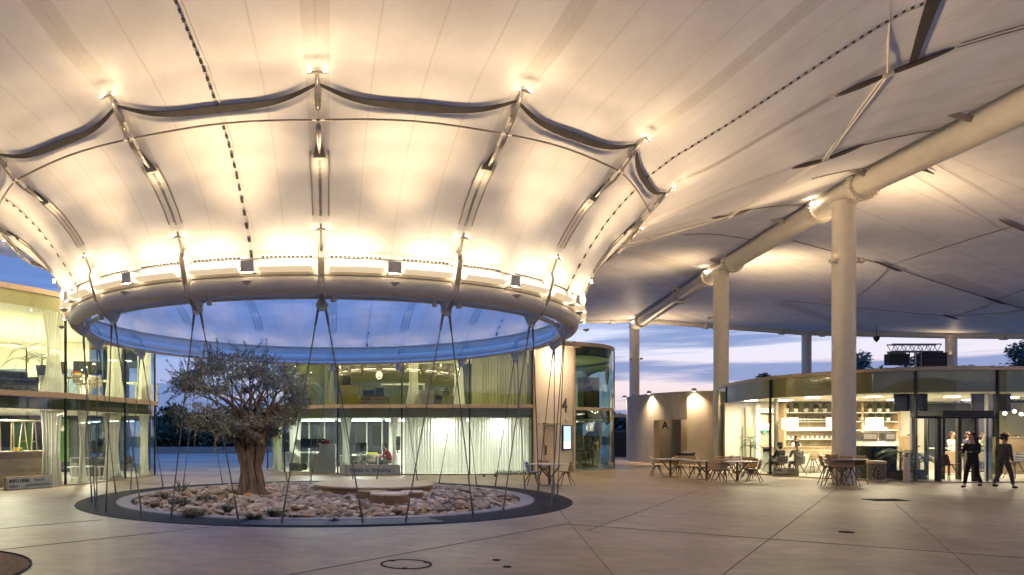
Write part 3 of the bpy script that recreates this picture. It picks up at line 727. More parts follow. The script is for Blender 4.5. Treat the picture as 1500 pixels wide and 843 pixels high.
# ------------------------------------------------------------------ middle glass building
B_ = thing('glass_building', 'two storey glass building behind the ring with curtains, workshop and cream end wall', 'building', (2,34,0)); BO = V((2,34,0))
bctrl = [(-3.6,40),(-5.0,36.6),(-4.85,33.7),(-3.75,31.3),(-1.32,29.95),(1.4,29.6),(4.26,29.6),(6.98,29.9)]
bp = facade(B_, shift(bctrl, BO), [(.04,2.82),(2.98,5.75)])
band(B_, bp, 2.82, 2.98, .07, 'floor_edge', 'wood_pale'); band(B_, bp, 5.75, 5.92, .05, 'roof_trim', 'metal_trim'); band(B_, bp, 0, .045, .04, 'sill', 'metal_trim')
tctrl = [(9.32,31.85),(10.9,32.7),(12.0,34.3),(12.2,36.2),(11.2,38.4),(8.6,40)]
tp = facade(B_, shift(tctrl, BO), [(.04,2.82),(2.98,5.75)], glass='glass_dark', mull=False)
MB().box((12.02-2,34.3-34,2.9), (.03,.04,5.7)).build('mullion', 'black', B_)
band(B_, tp, 2.82, 2.96, .05, 'floor_edge', 'metal_trim'); band(B_, tp, 5.75, 5.92, .04, 'roof_trim', 'metal_trim'); band(B_, tp, 0, .045, .04, 'sill', 'metal_trim')
w0, w1 = V((7.02,29.92,0))-BO, V((9.28,31.8,0))-BO; wd = (w1-w0).normalized(); wa = atan2(wd.y, wd.x); wl = (w1-w0).length; wn_ = V((wd.y,-wd.x,0))
MB().box((w0+w1)/2+V((0,0,2.95))-wn_*.12, (wl,.24,5.94), wa).build('end_wall', 'plaster', B_)
for p in (w0, w1): MB().box(p+V((0,0,2.96)), (.12,.16,5.95), wa).build('corner_post', 'metal_trim', B_)
def onwall(t, z, out=.02): return w0+wd*t*wl+wn_*out+V((0,0,z))
MB().box(onwall(.40,1.03,.012), (.86,.05,2.06), wa).build('door', 'wood_pale', B_)
MB().box(onwall(.40,2.17,.10), (1.05,.26,.07), wa).build('door_hood', 'metal_trim', B_)
MB().box(onwall(.28,1.02,.06), (.03,.05,.42), wa).build('door_handle', 'black', B_)
text_obj('number', '4', .92, 'grey_dk', onwall(.77,2.98,.012), wa, B_, bold=.012)
MB().box(onwall(.82,2.36,.012), (.17,.03,.15), wa).build('wall_plate', 'steel_grey', B_); MB().box(onwall(.14,2.15,.012), (.07,.03,.1), wa).build('wall_plate', 'steel_grey', B_)
sc_ = thing('display_screen', 'lit blue and white screen panel on the cream wall below the big digit', 'screen', onwall(.80,1.02,0)+BO, wa)
MB().box((0,-.06,.54), (.62,.09,1.12)).build('housing', 'black', sc_, bevel=.01)
m_b = mat('screen_blue', (.1,.2,.4), .3, emit=(.33,.62,1), estr=.85); m_w = mat('screen_white', (.4,.4,.4), .3, emit=(.8,.9,1), estr=.9)
MB().box((-.04,-.11,.72), (.50,.012,.66)).build('blue_area', m_b, sc_); MB().box((-.04,-.11,.22), (.50,.012,.33)).build('white_area', m_w, sc_)
MB().box((-.12,-.118,.385), (.05,.006,.05)).build('screen_mark', 'black', sc_)
binn = [(p.x, p.y) for p in offset(bp, -.12)]; tinn = [(p.x, p.y) for p in offset(tp, -.12)]
foot = binn+[(w0.x,w0.y+.3),(w1.x-.1,w1.y+.3)]+tinn+[(-4,7)]
for z0, z1, n_, m_ in ((.005,.03,'ground_floor','floor_in'),(2.45,2.96,'upper_floor','ceiling'),(5.4,5.86,'roof','ceiling')): MB().prism(foot, z0, z1).build(n_, m_, B_)
band(B_, offset(bp, -.10), 2.42, 2.82, .02, 'spandrel', 'spandrel_lt', .05); band(B_, offset(tp, -.14), 2.42, 2.82, .02, 'spandrel', 'spandrel', .05); band(B_, offset(tp, -.14), 5.35, 5.75, .02, 'spandrel', 'spandrel', .05)
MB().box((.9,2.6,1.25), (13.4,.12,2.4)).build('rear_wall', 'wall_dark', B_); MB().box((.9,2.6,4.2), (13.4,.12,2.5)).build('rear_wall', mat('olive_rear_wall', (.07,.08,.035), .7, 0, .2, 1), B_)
for x in (-5.1,-4.3,-3.2,-2.1,-1.3): MB().box((x,2.5,1.25), (.07,.06,2.4)).build('rear_post', 'white', B_)
MB().box((-.2,2.48,1.25), (1.5,.06,2.4)).build('white_partition', 'white', B_); MB().box((.95,2.4,1.1), (.75,.06,2.15)).build('inner_door', 'brownpanel', B_)
MB().box((4.2,2.48,1.25), (5,.06,2.4)).build('white_partition', 'white', B_)
for i, x in enumerate((-4.6,-2.4,-.2,2.2,4.2)):
    MB().box((x,-1.2,2.36), (2.0,.07,.05)).build('light_line', 'led_cool', B_)
    ceil_light(B_, (x,-1.2,2.32), 1.9, .1, 62, (.95,1,.93))
for x in (1.2,3.6): ceil_light(B_, (x,-3.6,2.40), 2.0, .12, 50, (1,.97,.9))
for x, e in ((-5.2,26),(-2.2,14),(.4,22),(2.6,30),(8.4,22)): ceil_light(B_, (x,-1.4 if x < 7 else 2,5.34), .8, .5, e*2, (1,.93,.55))
ceil_light(B_, (8.4,1.8,2.4), .5, .3, 7, (.8,1,.7))
q = onwall(.5, 5.55, .9); MB().beam(onwall(.5,5.6,0), q, .05, .05).box(q, (1.2,.16,.12), wa).build('added_wall_washer', 'metal_trim', B_)  # lamp added above the door to brighten the end wall
wl_ = point_light('added_wall_wash', q-V((0,0,.09)), 48, WARM, B_, kind='AREA', shape='RECTANGLE', size=1.1, size_y=.08); aim(wl_, -wn_*.5+V((0,0,-.8)))
curtain('long white curtain drawn across the ground floor, brightly lit, left half', (1.55,30.05),(4.2,30.05), .05, 2.42, folds=20)
curtain('long white curtain drawn across the ground floor, brightly lit, right half by the end wall', (4.35,30.05),(6.85,30.3), .05, 2.42, folds=19)
curtain('olive curtain drawn across the upper floor beside the cream end wall', (4.4,30.0),(6.85,30.25), 3.0, 5.4, 'curtain_olive', folds=17)
curtain('narrow yellow-green curtain upstairs left of the yellow cabinet', (-1.95,30.55),(-1.45,30.3), 3.0, 5.4, 'curtain_olive', tie=.7)
curtain('tied back cream curtain upstairs above the white boxes', (1.55,30.1),(2.3,30.1), 3.0, 5.4, 'curtain', tie=.5)
curtain('narrow cream curtain upstairs left of the olive curtain', (3.6,30.1),(4.15,30.1), 3.0, 5.4, 'curtain', tie=.7)
curtain('tied back curtain in the workshop right of the grey cabinet, ground floor', (-1.25,30.3),(-.7,30.15), .05, 2.42, tie=.5)
curtain('thin tied curtain on the ground floor by the mullion near the red sweater', (.9,30.05),(1.3,30.0), .05, 2.42, tie=.35)
curtain('pale curtain at the left end of the ground floor glass behind the tree', (-3.6,31.7),(-3.0,31.3), .05, 2.42, tie=.8)
curtain('greenish curtain at the rounded left corner behind the olive trunk', (-4.6,33.4),(-4.0,32.2), .05, 2.42, 'curtain_olive', tie=.9)
# ------------------------------------------------------------------ unseen long low building added behind the camera for the glass to reflect
E_ = thing('added_building', 'unseen long low building added behind the viewer for the glass to reflect', 'building', (0,-24,0))
MB().box((0,0,3.2), (90,6,6.4)).build('wall', 'concrete', E_); MB().box((0,.3,6.5), (91,7,.25)).build('roof', 'metal_trim', E_)
for i in range(18): MB().box((-42+5*i,3.02,1.6), (3.4,.06,2.3)).build('window', 'wall_dark', E_)
M['glass_c'] = glassmat('clear_bar_glass', (.90,.93,.86), .8, .02)
# ------------------------------------------------------------------ bar building
C_ = thing('glass_building', 'single storey curved glass bar building at right, warmly lit inside', 'building', (22,30,0)); CO = V((22,30,0))
cctrl = [(20.8,38.6),(18.3,36.6),(17.05,33.4),(16.7,29.15),(17.75,26.7),(19.55,25.05),(22.2,24.75),(25,25.4),(28.4,27.2),(30.5,30.5)]
cp = facade(C_, shift(cctrl, CO), [(.04,3.98)], skip=(5,), glass='glass_c')
d0, d1 = V((19.55,25.05,0))-CO, V((22.2,24.75,0))-CO
seg = cp[40:49]
MB().strip([V((p.x,p.y,2.32)) for p in seg], [V((p.x,p.y,3.98)) for p in seg]).build('glass_pane', 'glass_c', C_, smooth=True)
band(C_, cp, 3.98, 4.12, .05, 'roof_trim', 'metal_trim'); band(C_, cp, 0, .045, .04, 'sill', 'metal_trim')
cin = [(p.x, p.y) for p in offset(cp, -.12)]
for z0, z1, n_, m_ in ((.005,.03,'ground_floor','floor_in'),(3.25,4.05,'roof','ceiling')): MB().prism(cin, z0, z1).build(n_, m_, C_)
band(C_, offset(cp, -.10), 3.22, 3.98, .02, 'spandrel', 'spandrel_lt', .05)
# entrance with black portal
def onC(x, d): return V(((x-CX)/F*d, d, 0))-CO
for x, d, w in ((1357,26.2,.10),(1374,24.9,.14),(1381,26.2,.10),(1404,26.2,.13),(1428,24.9,.14),(1446,24.85,.05)):
    p = onC(x, d); MB().box(p+V((0,0,1.15)), (w,w,2.3)).build('door_frame', 'black', C_)
MB().beam(onC(1341,25.05)+V((0,0,2.32)), onC(1460,24.8)+V((0,0,2.32)), .07, .09).build('transom', 'black', C_)
MB().box(onC(1393,25.4)+V((0,0,2.44)), (1.8,1.5,.22)).build('entrance_canopy', 'black', C_, bevel=.01)
MB().box(onC(1350,24.98)+V((0,0,1.17)), (.42,.02,2.2)).build('glass_pane', 'glass_c', C_); MB().box(onC(1444,24.82)+V((0,0,1.17)), (.70,.02,2.2)).build('glass_pane', 'glass_c', C_)
# inside
WB = 33.2
MB().box((1.6,WB-30,1.62), (13.5,.12,3.2)).build('rear_wall', 'plaster', C_)
MB().box((onC(1108,33).x, 3.05, 1.05), (1.25,.08,2.05)).build('service_door', mat('grey_green_door', (.33,.36,.27), .6), C_)
MB().box((onC(1108,33).x+.38, 2.98, 1.05), (.05,.05,.16)).build('door_handle', 'black', C_)
for x in (1093, 1128): MB().box((onC(x,33).x, 3.0, 1.5), (.10,.14,3)).build('door_post', 'metal_trim', C_)
MB().box(onC(1099,33.6)+V((0,-.6,1.6)), (.18,.18,3.1)).build('inner_column', 'white', C_)
MB().box(onC(1448,26)+V((0,0,1.6)), (.16,.16,3.2)).build('inner_column', 'offwhite', C_); MB().box(onC(1137,29.6)+V((0,0,1.6)), (.12,.12,3.2)).build('inner_column', 'offwhite', C_)
MB().box(onC(1336,26.3)+V((0,0,1.6)), (.10,.10,3.2)).build('inner_column', 'offwhite', C_)
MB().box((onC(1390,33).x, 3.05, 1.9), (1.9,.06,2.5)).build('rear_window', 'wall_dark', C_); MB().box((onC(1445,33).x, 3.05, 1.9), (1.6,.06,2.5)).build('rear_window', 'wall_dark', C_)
MB().box((onC(1490,33).x, 2.9, 1.7), (2.0,.06,3.0)).build('rear_panel', 'spandrel_lt', C_)
for x, d in ((1100,31.5),(1150,31.5),(1190,29),(1280,28.5),(1310,31),(1395,28.5),(1420,31),(1480,29)):
    p = onC(x, d)
    MB().lathe([(.26,0),(.27,-.03),(0,-.035)], tuple(p+V((0,0,3.25))), 20).build('ceiling_disc', 'lightpanel', C_)
    ceil_light(C_, p+V((0,0,3.18)), .6, .6, 60, (1,.88,.66))
for x in (1160,1200,1280,1300): ceil_light(C_, onC(x,32.3)+V((0,0,2.28)), 1.0, .05, 9, (1,.86,.62), 'shelf_lamp')
# ------------------------------------------------------------------ concrete building
D_ = thing('concrete_building', 'low curved raw concrete building with a dark doorway marked with a letter', 'building', (20,44,0)); DO = V((20,44,0))
dctrl = [(21,50.5),(18.6,49.3),(17.28,47.0),(16.75,44.2),(16.95,41.7)]
dpl = [p-DO for p in catmull(dctrl, 8)]
dctrl2 = [(18.05,39.75),(19.4,39.1),(21.2,38.8),(24,39)]
dpr = [p-DO for p in catmull(dctrl2, 8)]
HD = 4.16
def thick_wall(pts, z0, z1, name):
    n = len(pts); A = pts; B = offset(pts, -.35); mb = MB()
    mb.strip([p+V((0,0,z0)) for p in A], [p+V((0,0,z1)) for p in A]); mb.strip([p+V((0,0,z1)) for p in A], [p+V((0,0,z1)) for p in B]); mb.strip([p+V((0,0,z1)) for p in B], [p+V((0,0,z0)) for p in B]); mb.strip([p+V((0,0,z0)) for p in B], [p+V((0,0,z0)) for p in A])
    for e in (0, -1): mb.add([A[e]+V((0,0,z0)), A[e]+V((0,0,z1)), B[e]+V((0,0,z1)), B[e]+V((0,0,z0))], [(0,1,2,3)])
    return mb.build(name, 'concrete', D_)
thick_wall(dpl, 0, HD, 'wall'); thick_wall(dpr, 0, HD, 'wall')
mid_ = [dpl[-1], (dpl[-1]*.66+dpr[0]*.34)+V((-.07,-.06,0)), (dpl[-1]*.33+dpr[0]*.67)+V((-.07,-.06,0)), dpr[0]]
thick_wall(mid_, 2.56, HD, 'lintel')
MB().prism([(p.x,p.y) for p in offset(dpl, -.2)]+[(mid_[1].x+.2,mid_[1].y+.2)]+[(p.x,p.y) for p in offset(dpr, -.2)]+[(4,6)], 3.6, 3.8).build('roof', 'concrete', D_)
MB().box((-1.1,-.1,1.5), (4.2,.15,3.0), .5).build('lobby_wall', mat('dark_lobby_wall', (.36,.33,.25), .8), D_)
point_light('added_lobby_fill', (-.9,-2.3,3.0), 22, WARM, D_, .1)  # unseen lamp added to lift the dark doorway recess
MB().box((-.2,-2.6,1.5), (.15,3.0,3.0), .5).build('lobby_wall', 'concrete', D_)
text_obj('letter', 'A', .62, 'black', V((17.40,41.15,2.24))-DO, -1.057, D_, bold=.015)
for p, e in ((px(917,580,46.9),30),(px(930,577,45.0),60),(px(953,574,41.95),70),(px(1019,572,39.55),80)):
    q = p-DO; q.z = HD+.10; n_ = V((-.75,-.66,0))
    f_ = MB(); f_.lathe([(.03,.06),(.11,.02),(.12,-.12),(.0,-.10)], tuple(q+n_*.22), 12); f_.beam(q-n_*.1, q+n_*.2, .05, .05)
    f_.build('wall_spotlight', 'steel_grey', D_)
    MB().lathe([(.0,-.125),(.10,-.128)], tuple(q+n_*.22), 12).build('lamp', 'lamp', D_)
    l = point_light('wall_spot', q+n_*.22+V((0,0,-.14)), e*5, WARM, D_, .04, kind='SPOT', spot_size=R(112), spot_blend=1); aim(l, (-n_.x*.16, -n_.y*.16, -1))
# hanging round cable on the wall beside the column
h0 = px(1042,640,38.9)
MB().tube([h0+V((-.25*sin(t),0,.95*cos(t))) for t in [pi*i/16 for i in range(17)]], .02, 6)
# ------------------------------------------------------------------ distance: service road, hedge line, low wall
lw = MB(); lw.beam((-60,62,.3),(10,64,.3),.3,.6); tag(lw.build('low_wall', 'kerb'), 'long low pale wall across the gap beyond the plaza', 'wall')
rd = MB().add([(-120,66,.006),(140,66,.006),(140,74,.006),(-120,74,.006)], [(0,1,2,3)]); tag(rd.build('road', 'road'), kind='structure')
gr_ = thing('glass_balustrade', 'dark glass balustrade with a pale rail between the round glass end and the concrete building', 'balustrade', (19,54,0))
MB().box((-1.2,0,.95), (6.4,.03,1.9)).build('glass_panel', 'wall_dark', gr_)
MB().box((-1.2,0,3.15), (6.4,.5,.22)).build('top_rail', 'steel_white', gr_)
for x in (-4,-1.2,1.8): MB().box((x,.1,1.55), (.08,.08,3.1)).build('post', 'black', gr_)
mb = MB(); NX, NY = 90, 10; random.seed(3)
for j in range(NY+1):
    for i in range(NX+1):
        x = -260+620*i/NX; y = 85+j*22
        h = (j/NY)**.7*9*(1+.5*noise.noise(V((x*.012, y*.01, 0)))) + 1.2*noise.noise(V((x*.05, y*.05, 3)))*min(1, j/2)
        mb.v.append((x, y, h-.3 if j else -.2))
for j in range(NY):
    for i in range(NX): k = j*(NX+1)+i; mb.f.append((k, k+1, k+NX+2, k+NX+1)); mb.m.append(0)
tag(mb.build('hills', 'grass', smooth=True), kind='structure')
# ------------------------------------------------------------------ trees and shrubs
def leafmat(name, a, b, rough=.6):
    m = bpy.data.materials.new(name); m.use_nodes = True; t = m.node_tree; bs = t.nodes['Principled BSDF']
    g_ = t.nodes.new('ShaderNodeNewGeometry'); r_ = ramp(t.nodes.new('ShaderNodeValToRGB'), [(0, a), (1, b)])
    t.links.new(g_.outputs['Random Per Island'], r_.inputs[0]); t.links.new(r_.outputs[0], bs.inputs['Base Color']); bs.inputs['Roughness'].default_value = rough
    return m
M['pine_leaf'] = leafmat('dark_pine_foliage', (.022,.035,.015), (.07,.09,.04)); M['bark'] = mat('rough_bark', (.16,.115,.07), .9, 0, .4, 8, .9, 18, stretch=(2,2,.5))
M['olive_leaf'] = leafmat('olive_foliage', (.055,.052,.02), (.25,.225,.12)); M['olive_bark'] = mat('gnarled_olive_bark', (.125,.085,.05), .85, 0, .5, 9, 1.0, 16, stretch=(1.6,1.6,.35))
M['tuft'] = leafmat('bed_plant_leaves', (.07,.085,.03), (.24,.21,.11))
def leaf_cloud(mb, c, rad, n, size, narrow=.45):
    c = V(c)
    for _ in range(n):
        while True:
            d = V((random.uniform(-1,1), random.uniform(-1,1), random.uniform(-1,1)))
            if d.length <= 1: break
        d = d*(.55+.45*random.random())/max(.3, d.length**.35)
        p = c + V((d.x*rad[0], d.y*rad[1], d.z*rad[2]))
        a = V((random.gauss(0,1), random.gauss(0,1), random.gauss(0,1))).normalized(); b = a.orthogonal().normalized()
        s_ = size*random.uniform(.6,1.3); q = a*s_; w = b*s_*narrow
        mb.add([p-q, p+w, p+q, p-w], [(0,1,2,3)])
def far_tree(label, base, h, w, n=900, seed=1, group='trees beyond the roofs', leaf=.22):
    random.seed(seed); t = thing('pine_tree', label, 'tree', base, 0, group)
    MB().tube([(0,0,0),(.1,0,h*.35),(.0,.1,h*.8)], [.22,.16,.06], 8).build('trunk', 'bark', t)
    mb = MB(); k = 9
    for i in range(k):
        zz = h*(.28+.66*random.random()); r_ = w*(.55-.35*abs(zz/h-.6)); an = random.uniform(0, 2*pi); rr = w*.5*random.random()**.6
        leaf_cloud(mb, (rr*cos(an), rr*sin(an), zz), (r_*.55, r_*.55, r_*.42), n//k, leaf)
    mb.build('crown', 'pine_leaf', t)
    return t
def ground_at(x, d): return ((x-CX)/F*d, d, 0)
for i, (x, y, d, w, n, lab) in enumerate([
    (1115,541,58,1.9,700,'small dark tree above the left part of the bar roof'),
    (1208,524,60,2.6,900,'round dark tree just left of the nearest column, above the bar roof'),
    (1262,521,62,2.4,900,'dark tree right of the nearest column above the bar roof'),
    (1290,515,64,2.8,900,'dark tree touching the left end of the lighting truss'),
    (1368,505,66,1.9,900,'tall dark tree behind the right half of the lighting truss'),
    (1408,512,66,1.5,700,'dark tree just right of the far column by the truss'),
    (1437,524,66,2.8,900,'low dark tree between the truss and the big pine at the edge'),
    (1462,514,60,2.6,900,'dark tree second from the right edge of the picture'),
    (1500,500,57,3.6,3000,'largest dark pine, cut by the right edge')]):
    h = 1.7+(YH-y)/F*d; far_tree(lab, ground_at(x, d), h, w*1.5, n*2, seed=20+i)
for i, (x, y, d, w, lab) in enumerate([(232,598,70,5,'dark bushy tree at the left end of the gap beside the glass building'),(262,604,72,6,'dark tree in the gap left of the olive tree'),(300,600,72,6,'dark tree in the gap behind the olive tree foliage'),
    (340,606,74,5,'dark tree in the gap just left of the olive trunk'),(380,602,76,6,'dark tree behind the olive trunk beside the middle building'),(905,606,80,4,'small tree seen above the pale rail beside the concrete building'),(893,610,78,4,'low tree by the edge of the round glass end')]):
    h = 1.7+(YH-y)/F*d; t_ = far_tree(lab, ground_at(x, d), h, w*1.2, 1500, seed=60+i, group='trees beyond the plaza', leaf=.3)
    mb = MB(); random.seed(i); leaf_cloud(mb, (0,0,h*.35), (w*.75,w*.6,h*.40), 900, .3); mb.build('undergrowth', 'pine_leaf', t_)
# lighting truss on the terrace beyond the bar
T_ = thing('lighting_truss', 'grey lattice truss on a lattice mast above the bar roof', 'truss', ground_at(1341, 52)); k_ = 52/F
mb = MB(); X0, X1 = (1303-1341)*k_, (1375-1341)*k_; zt, zb_ = 1.7+(YH-505)*k_, 1.7+(YH-515.5)*k_
for y_ in (-.25, .25):
    for z_ in (zt, zb_): mb.tube([(X0,y_,z_),(X1,y_,z_)], .05, 6)
    n = 12
    for i in range(n):
        a, b = X0+(X1-X0)*i/n, X0+(X1-X0)*(i+1)/n; mb.tube([(a,y_,zb_ if i%2 else zt),(b,y_,zt if i%2 else zb_)], .022, 5)
mb.build('cross_truss', 'steel_grey', T_)
mb = MB()
for sx_ in (-.25,.25):
    for y_ in (-.25,.25): mb.tube([(sx_,y_,0),(sx_,y_,zb_)], .04, 6)
for i in range(16): z_ = zb_*i/16; mb.tube([(-.25 if i%2 else .25,-.25,z_),(.25 if i%2 else -.25,-.25,z_+zb_/16)], .02, 5)
mb.build('mast', 'steel_grey', T_)
for x0, x1, y0, y1, lab in ((1299,1328,519,535,'flat black loudspeaker array hanging left of the truss mast'),(1347,1383,517,540,'larger black loudspeaker array hanging right of the truss mast')):
    t = thing('speaker_array', lab, 'loudspeaker', ground_at((x0+x1)/2, 52)); w = (x1-x0)*k_; z0, z1 = 1.7+(YH-y1)*k_, 1.7+(YH-y0)*k_
    MB().box((0,0,(z0+z1)/2), (w,.6,z1-z0)).build('cabinet', 'black', t, bevel=.03)
    for i in range(3): MB().box((0,-.31,z0+(z1-z0)*(i+.5)/3), (w*.94,.02,(z1-z0)*.27)).build('grille', 'grey_dk', t)
    MB().box((0,0,z1+.08), (w*.9,.1,.12)).build('rigging_bar', 'steel_grey', t)
# ================================================================== pebble bed and olive tree
def rockmesh(mb, c, s_, rng, seed):
    bm = bmesh.new(); bmesh.ops.create_icosphere(bm, subdivisions=2, radius=1)
    k = V((rng.uniform(.75,1.3), rng.uniform(.65,1.0), rng.uniform(.35,.62))); rot = Matrix.Rotation(rng.uniform(0,2*pi), 3, 'Z') @ Matrix.Rotation(rng.gauss(0,.35), 3, 'X')
    vs = []
    for v in bm.verts:
        d = v.co * (1+.30*noise.noise(v.co*1.3+V((seed,0,0)))); vs.append(V(c)+rot @ V((d.x*k.x, d.y*k.y, d.z*k.z))*s_)
    mb.add(vs, [tuple(v.index for v in f.verts) for f in bm.faces]); bm.free()
M['pebble'] = None
pm = bpy.data.materials.new('river_stones'); pm.use_nodes = True; t_ = pm.node_tree; b_ = t_.nodes['Principled BSDF']; b_.inputs['Roughness'].default_value = .8
g_ = t_.nodes.new('ShaderNodeNewGeometry'); r_ = ramp(t_.nodes.new('ShaderNodeValToRGB'), [(0,(.15,.11,.07)),(.15,(.36,.26,.15)),(.32,(.54,.41,.25)),(.45,(.30,.25,.17)),(.6,(.46,.24,.10)),(.75,(.50,.42,.30)),(.9,(.72,.58,.38)),(1,(.33,.21,.11))])
n_ = t_.nodes.new('ShaderNodeTexNoise'); n_.inputs['Scale'].default_value = 12; n_.inputs['Detail'].default_value = 6
mx_ = t_.nodes.new('ShaderNodeMix'); mx_.data_type = 'RGBA'; mx_.blend_type = 'MULTIPLY'; mx_.inputs[0].default_value = .45
t_.links.new(g_.outputs['Random Per Island'], r_.inputs[0]); t_.links.new(r_.outputs[0], mx_.inputs[6]); t_.links.new(n_.outputs[0], mx_.inputs[7]); t_.links.new(mx_.outputs[2], b_.inputs['Base Color']); M['pebble'] = pm
rng = random.Random(5); mb = MB()
for i in range(4300):
    r = 5.08*sqrt(rng.random()); a = rng.uniform(0, 2*pi); s_ = rng.choice((.05,.06,.07,.08,.09,.10,.12,.14))
    x, y = CC.x+r*cos(a), CC.y+r*sin(a)
    rockmesh(mb, (x, y, -.06+rng.uniform(0,.10)*(1 if r < 4.9 else .3)+s_*.15), s_, rng, i)
tag(mb.build('river_stones', 'pebble'), kind='stuff')
dk = thing('round_deck', 'low round wooden platform standing on the pebbles', 'platform', (.15,20.9,0))
MB().lathe([(1.72,-.05),(1.72,.20)], (0,0,0), 64).build('side', 'wood_dark', dk, smooth=R(40))
MB().lathe([(0,.20),(1.78,.20),(1.79,.215),(1.79,.245),(1.78,.255),(0,.255)], (0,0,0), 64, caps=False).build('top', 'wood', dk, smooth=R(40))
for i, (x, y, r, h, lab) in enumerate(((.50,16.95,.46,.28,'round wooden stump seat with a pale rim in front of the round platform'),(.08,18.35,.40,.22,'dark low stump half hidden between the round platform and the stump seat'),(1.15,18.5,.3,.2,'small dark stump right of the stump seat by the platform edge'))):
    t = thing('stump_seat', lab, 'stump', (x,y,0), 0, 'stumps on the pebbles')
    MB().lathe([(r,-.08),(r*1.02,.1),(r,h)], (0,0,0), 36).build('trunk_section', 'wood_dark', t, smooth=R(40))
    MB().lathe([(0,h+.002),(r*.9,h+.002),(r*.9,h+.02),(r,h+.02),(r+.005,h-.02)], (0,0,0), 36, caps=False).build('rim', 'wood_pale' if i != 1 else 'wood_dark', t, smooth=R(40))
# olive tree
random.seed(11)
ol = thing('olive_tree', 'old olive tree with twisted forked trunk and silvery crown among the pebbles', 'tree', (-3.2,19.2,0))
def gnarly(mb, pts, rad, n=40, amp=.24, seed=0):
    P = catmull(pts, 6); m_ = len(P); o = len(mb.v)
    for i, p in enumerate(P):
        f_ = i/(m_-1)*(len(rad)-1); j = min(int(f_), len(rad)-2); r = rad[j]+(rad[j+1]-rad[j])*(f_-j)
        d = (P[min(i+1,m_-1)]-P[max(i-1,0)]).normalized(); a = d.cross(V((0,1,0))).normalized(); b = d.cross(a)
        for k in range(n):
            t = 2*pi*k/n; w = t+p.z*1.1
            rr = r*(1+amp*sin(4*w+seed)+amp*.6*sin(9*w+1.7+seed)+amp*1.2*noise.noise(V((cos(t)*1.5, sin(t)*1.5, p.z*3+seed))))
            mb.v.append(tuple(p+(a*cos(t)+b*sin(t))*rr))
    for i in range(m_-1):
        for k in range(n): mb.f.append((o+i*n+k, o+i*n+(k+1)%n, o+(i+1)*n+(k+1)%n, o+(i+1)*n+k)); mb.m.append(0)
    mb.f.append(tuple(o+(m_-1)*n+k for k in range(n))); mb.m.append(0)
mb = MB()
gnarly(mb, [(-.14,0,-.1),(-.16,0,.25),(-.15,.02,.7),(-.22,0,1.15),(-.48,.05,1.7),(-.75,.1,2.2)], [.28,.18,.155,.14,.11,.05], seed=1)
gnarly(mb, [(.20,.05,-.1),(.19,.05,.3),(.12,.08,.8),(.22,.05,1.25),(.30,-.05,1.75),(.55,-.1,2.4)], [.24,.16,.13,.13,.09,.05], seed=4)
gnarly(mb, [(.0,-.15,-.1),(.04,-.14,.35),(-.02,-.10,.85),(-.02,-.05,1.3),(-.1,.1,2.0)], [.16,.09,.08,.09,.05], seed=7)
for p, r in (((-.42,-.1,-.06),.16),((.42,0,-.06),.15),((.05,-.4,-.08),.14)): gnarly(mb, [p, (p[0]*.6,p[1]*.6,.12), (p[0]*.25,p[1]*.25,.5)], [r, r*.8, .05], n=14, seed=p[0])
clumps = []
for i in range(112):
    a = random.uniform(0, 2*pi); u = random.random()**.5
    x = -.35+1.72*u*cos(a); y = 1.45*u*sin(a); zt_ = sqrt(max(0,1-u*u)); z = 2.62+(1.35*zt_ if random.random() < .6 else -1.2*zt_)*random.uniform(.55,1)
    if x > .7 and z < 2.0: z += .5
    clumps.append(V((x, y, z)))
for c in clumps[:40]:
    s0 = random.choice((V((-.48,.05,1.7)), V((.30,-.05,1.75)), V((-.1,.1,2.0)), V((-.22,0,1.25)), V((.55,-.1,2.3))))
    m_ = s0.lerp(c, .5)+V((random.uniform(-.15,.15), random.uniform(-.15,.15), random.uniform(-.05,.2)))
    mb.tube(catmull([s0, m_, c], 4), [.05,.045,.04,.035,.03,.024,.02,.015,.008], 6)
mb.build('trunk', 'olive_bark', ol, smooth=True)
mb = MB()
for c in clumps:
    r = random.uniform(.20,.40); leaf_cloud(mb, c, (r*1.1, r*1.1, r*.6), 150, .05, .26)
    for _ in range(5):      # twigs sticking out
        d = V((random.gauss(0,1), random.gauss(0,1), random.gauss(.3,.8))).normalized(); base = c+d*r*.7
        for k in range(9): leaf_cloud(mb, base+d*(.045*k), (.03,.03,.03), 2, .05, .25)
mb.build('crown', 'olive_leaf', ol)
# plants in the bed
def tuft(label, x, y, h, w, n, kind='grass', seed=0):
    random.seed(seed); p = gp(x, y); mb = MB(); h *= .62; w *= .8
    for _ in range(n):
        a = random.uniform(0, 2*pi); r = w*random.random()**.7; hh = h*random.uniform(.4,1); l_ = random.uniform(.1,.5)*h
        b0 = V((r*.4*cos(a), r*.4*sin(a), 0)); t0 = V((r*cos(a)+l_*cos(a), r*sin(a)+l_*sin(a), hh)); m0 = b0.lerp(t0, .5)+V((0,0,hh*.15)); sd = V((-sin(a), cos(a), 0))*.012
        mb.add([b0-sd, b0+sd, m0+sd, m0-sd, t0], [(0,1,2,3),(3,2,4)])
    if kind == 'bush': leaf_cloud(mb, (0,0,h*.5), (w,w,h*.5), n*4, .035, .4)
    return tag(mb.build('bed_plant', 'tuft', loc=(p.x, p.y, -.02)), label, 'plant', 'plants in the pebble bed')
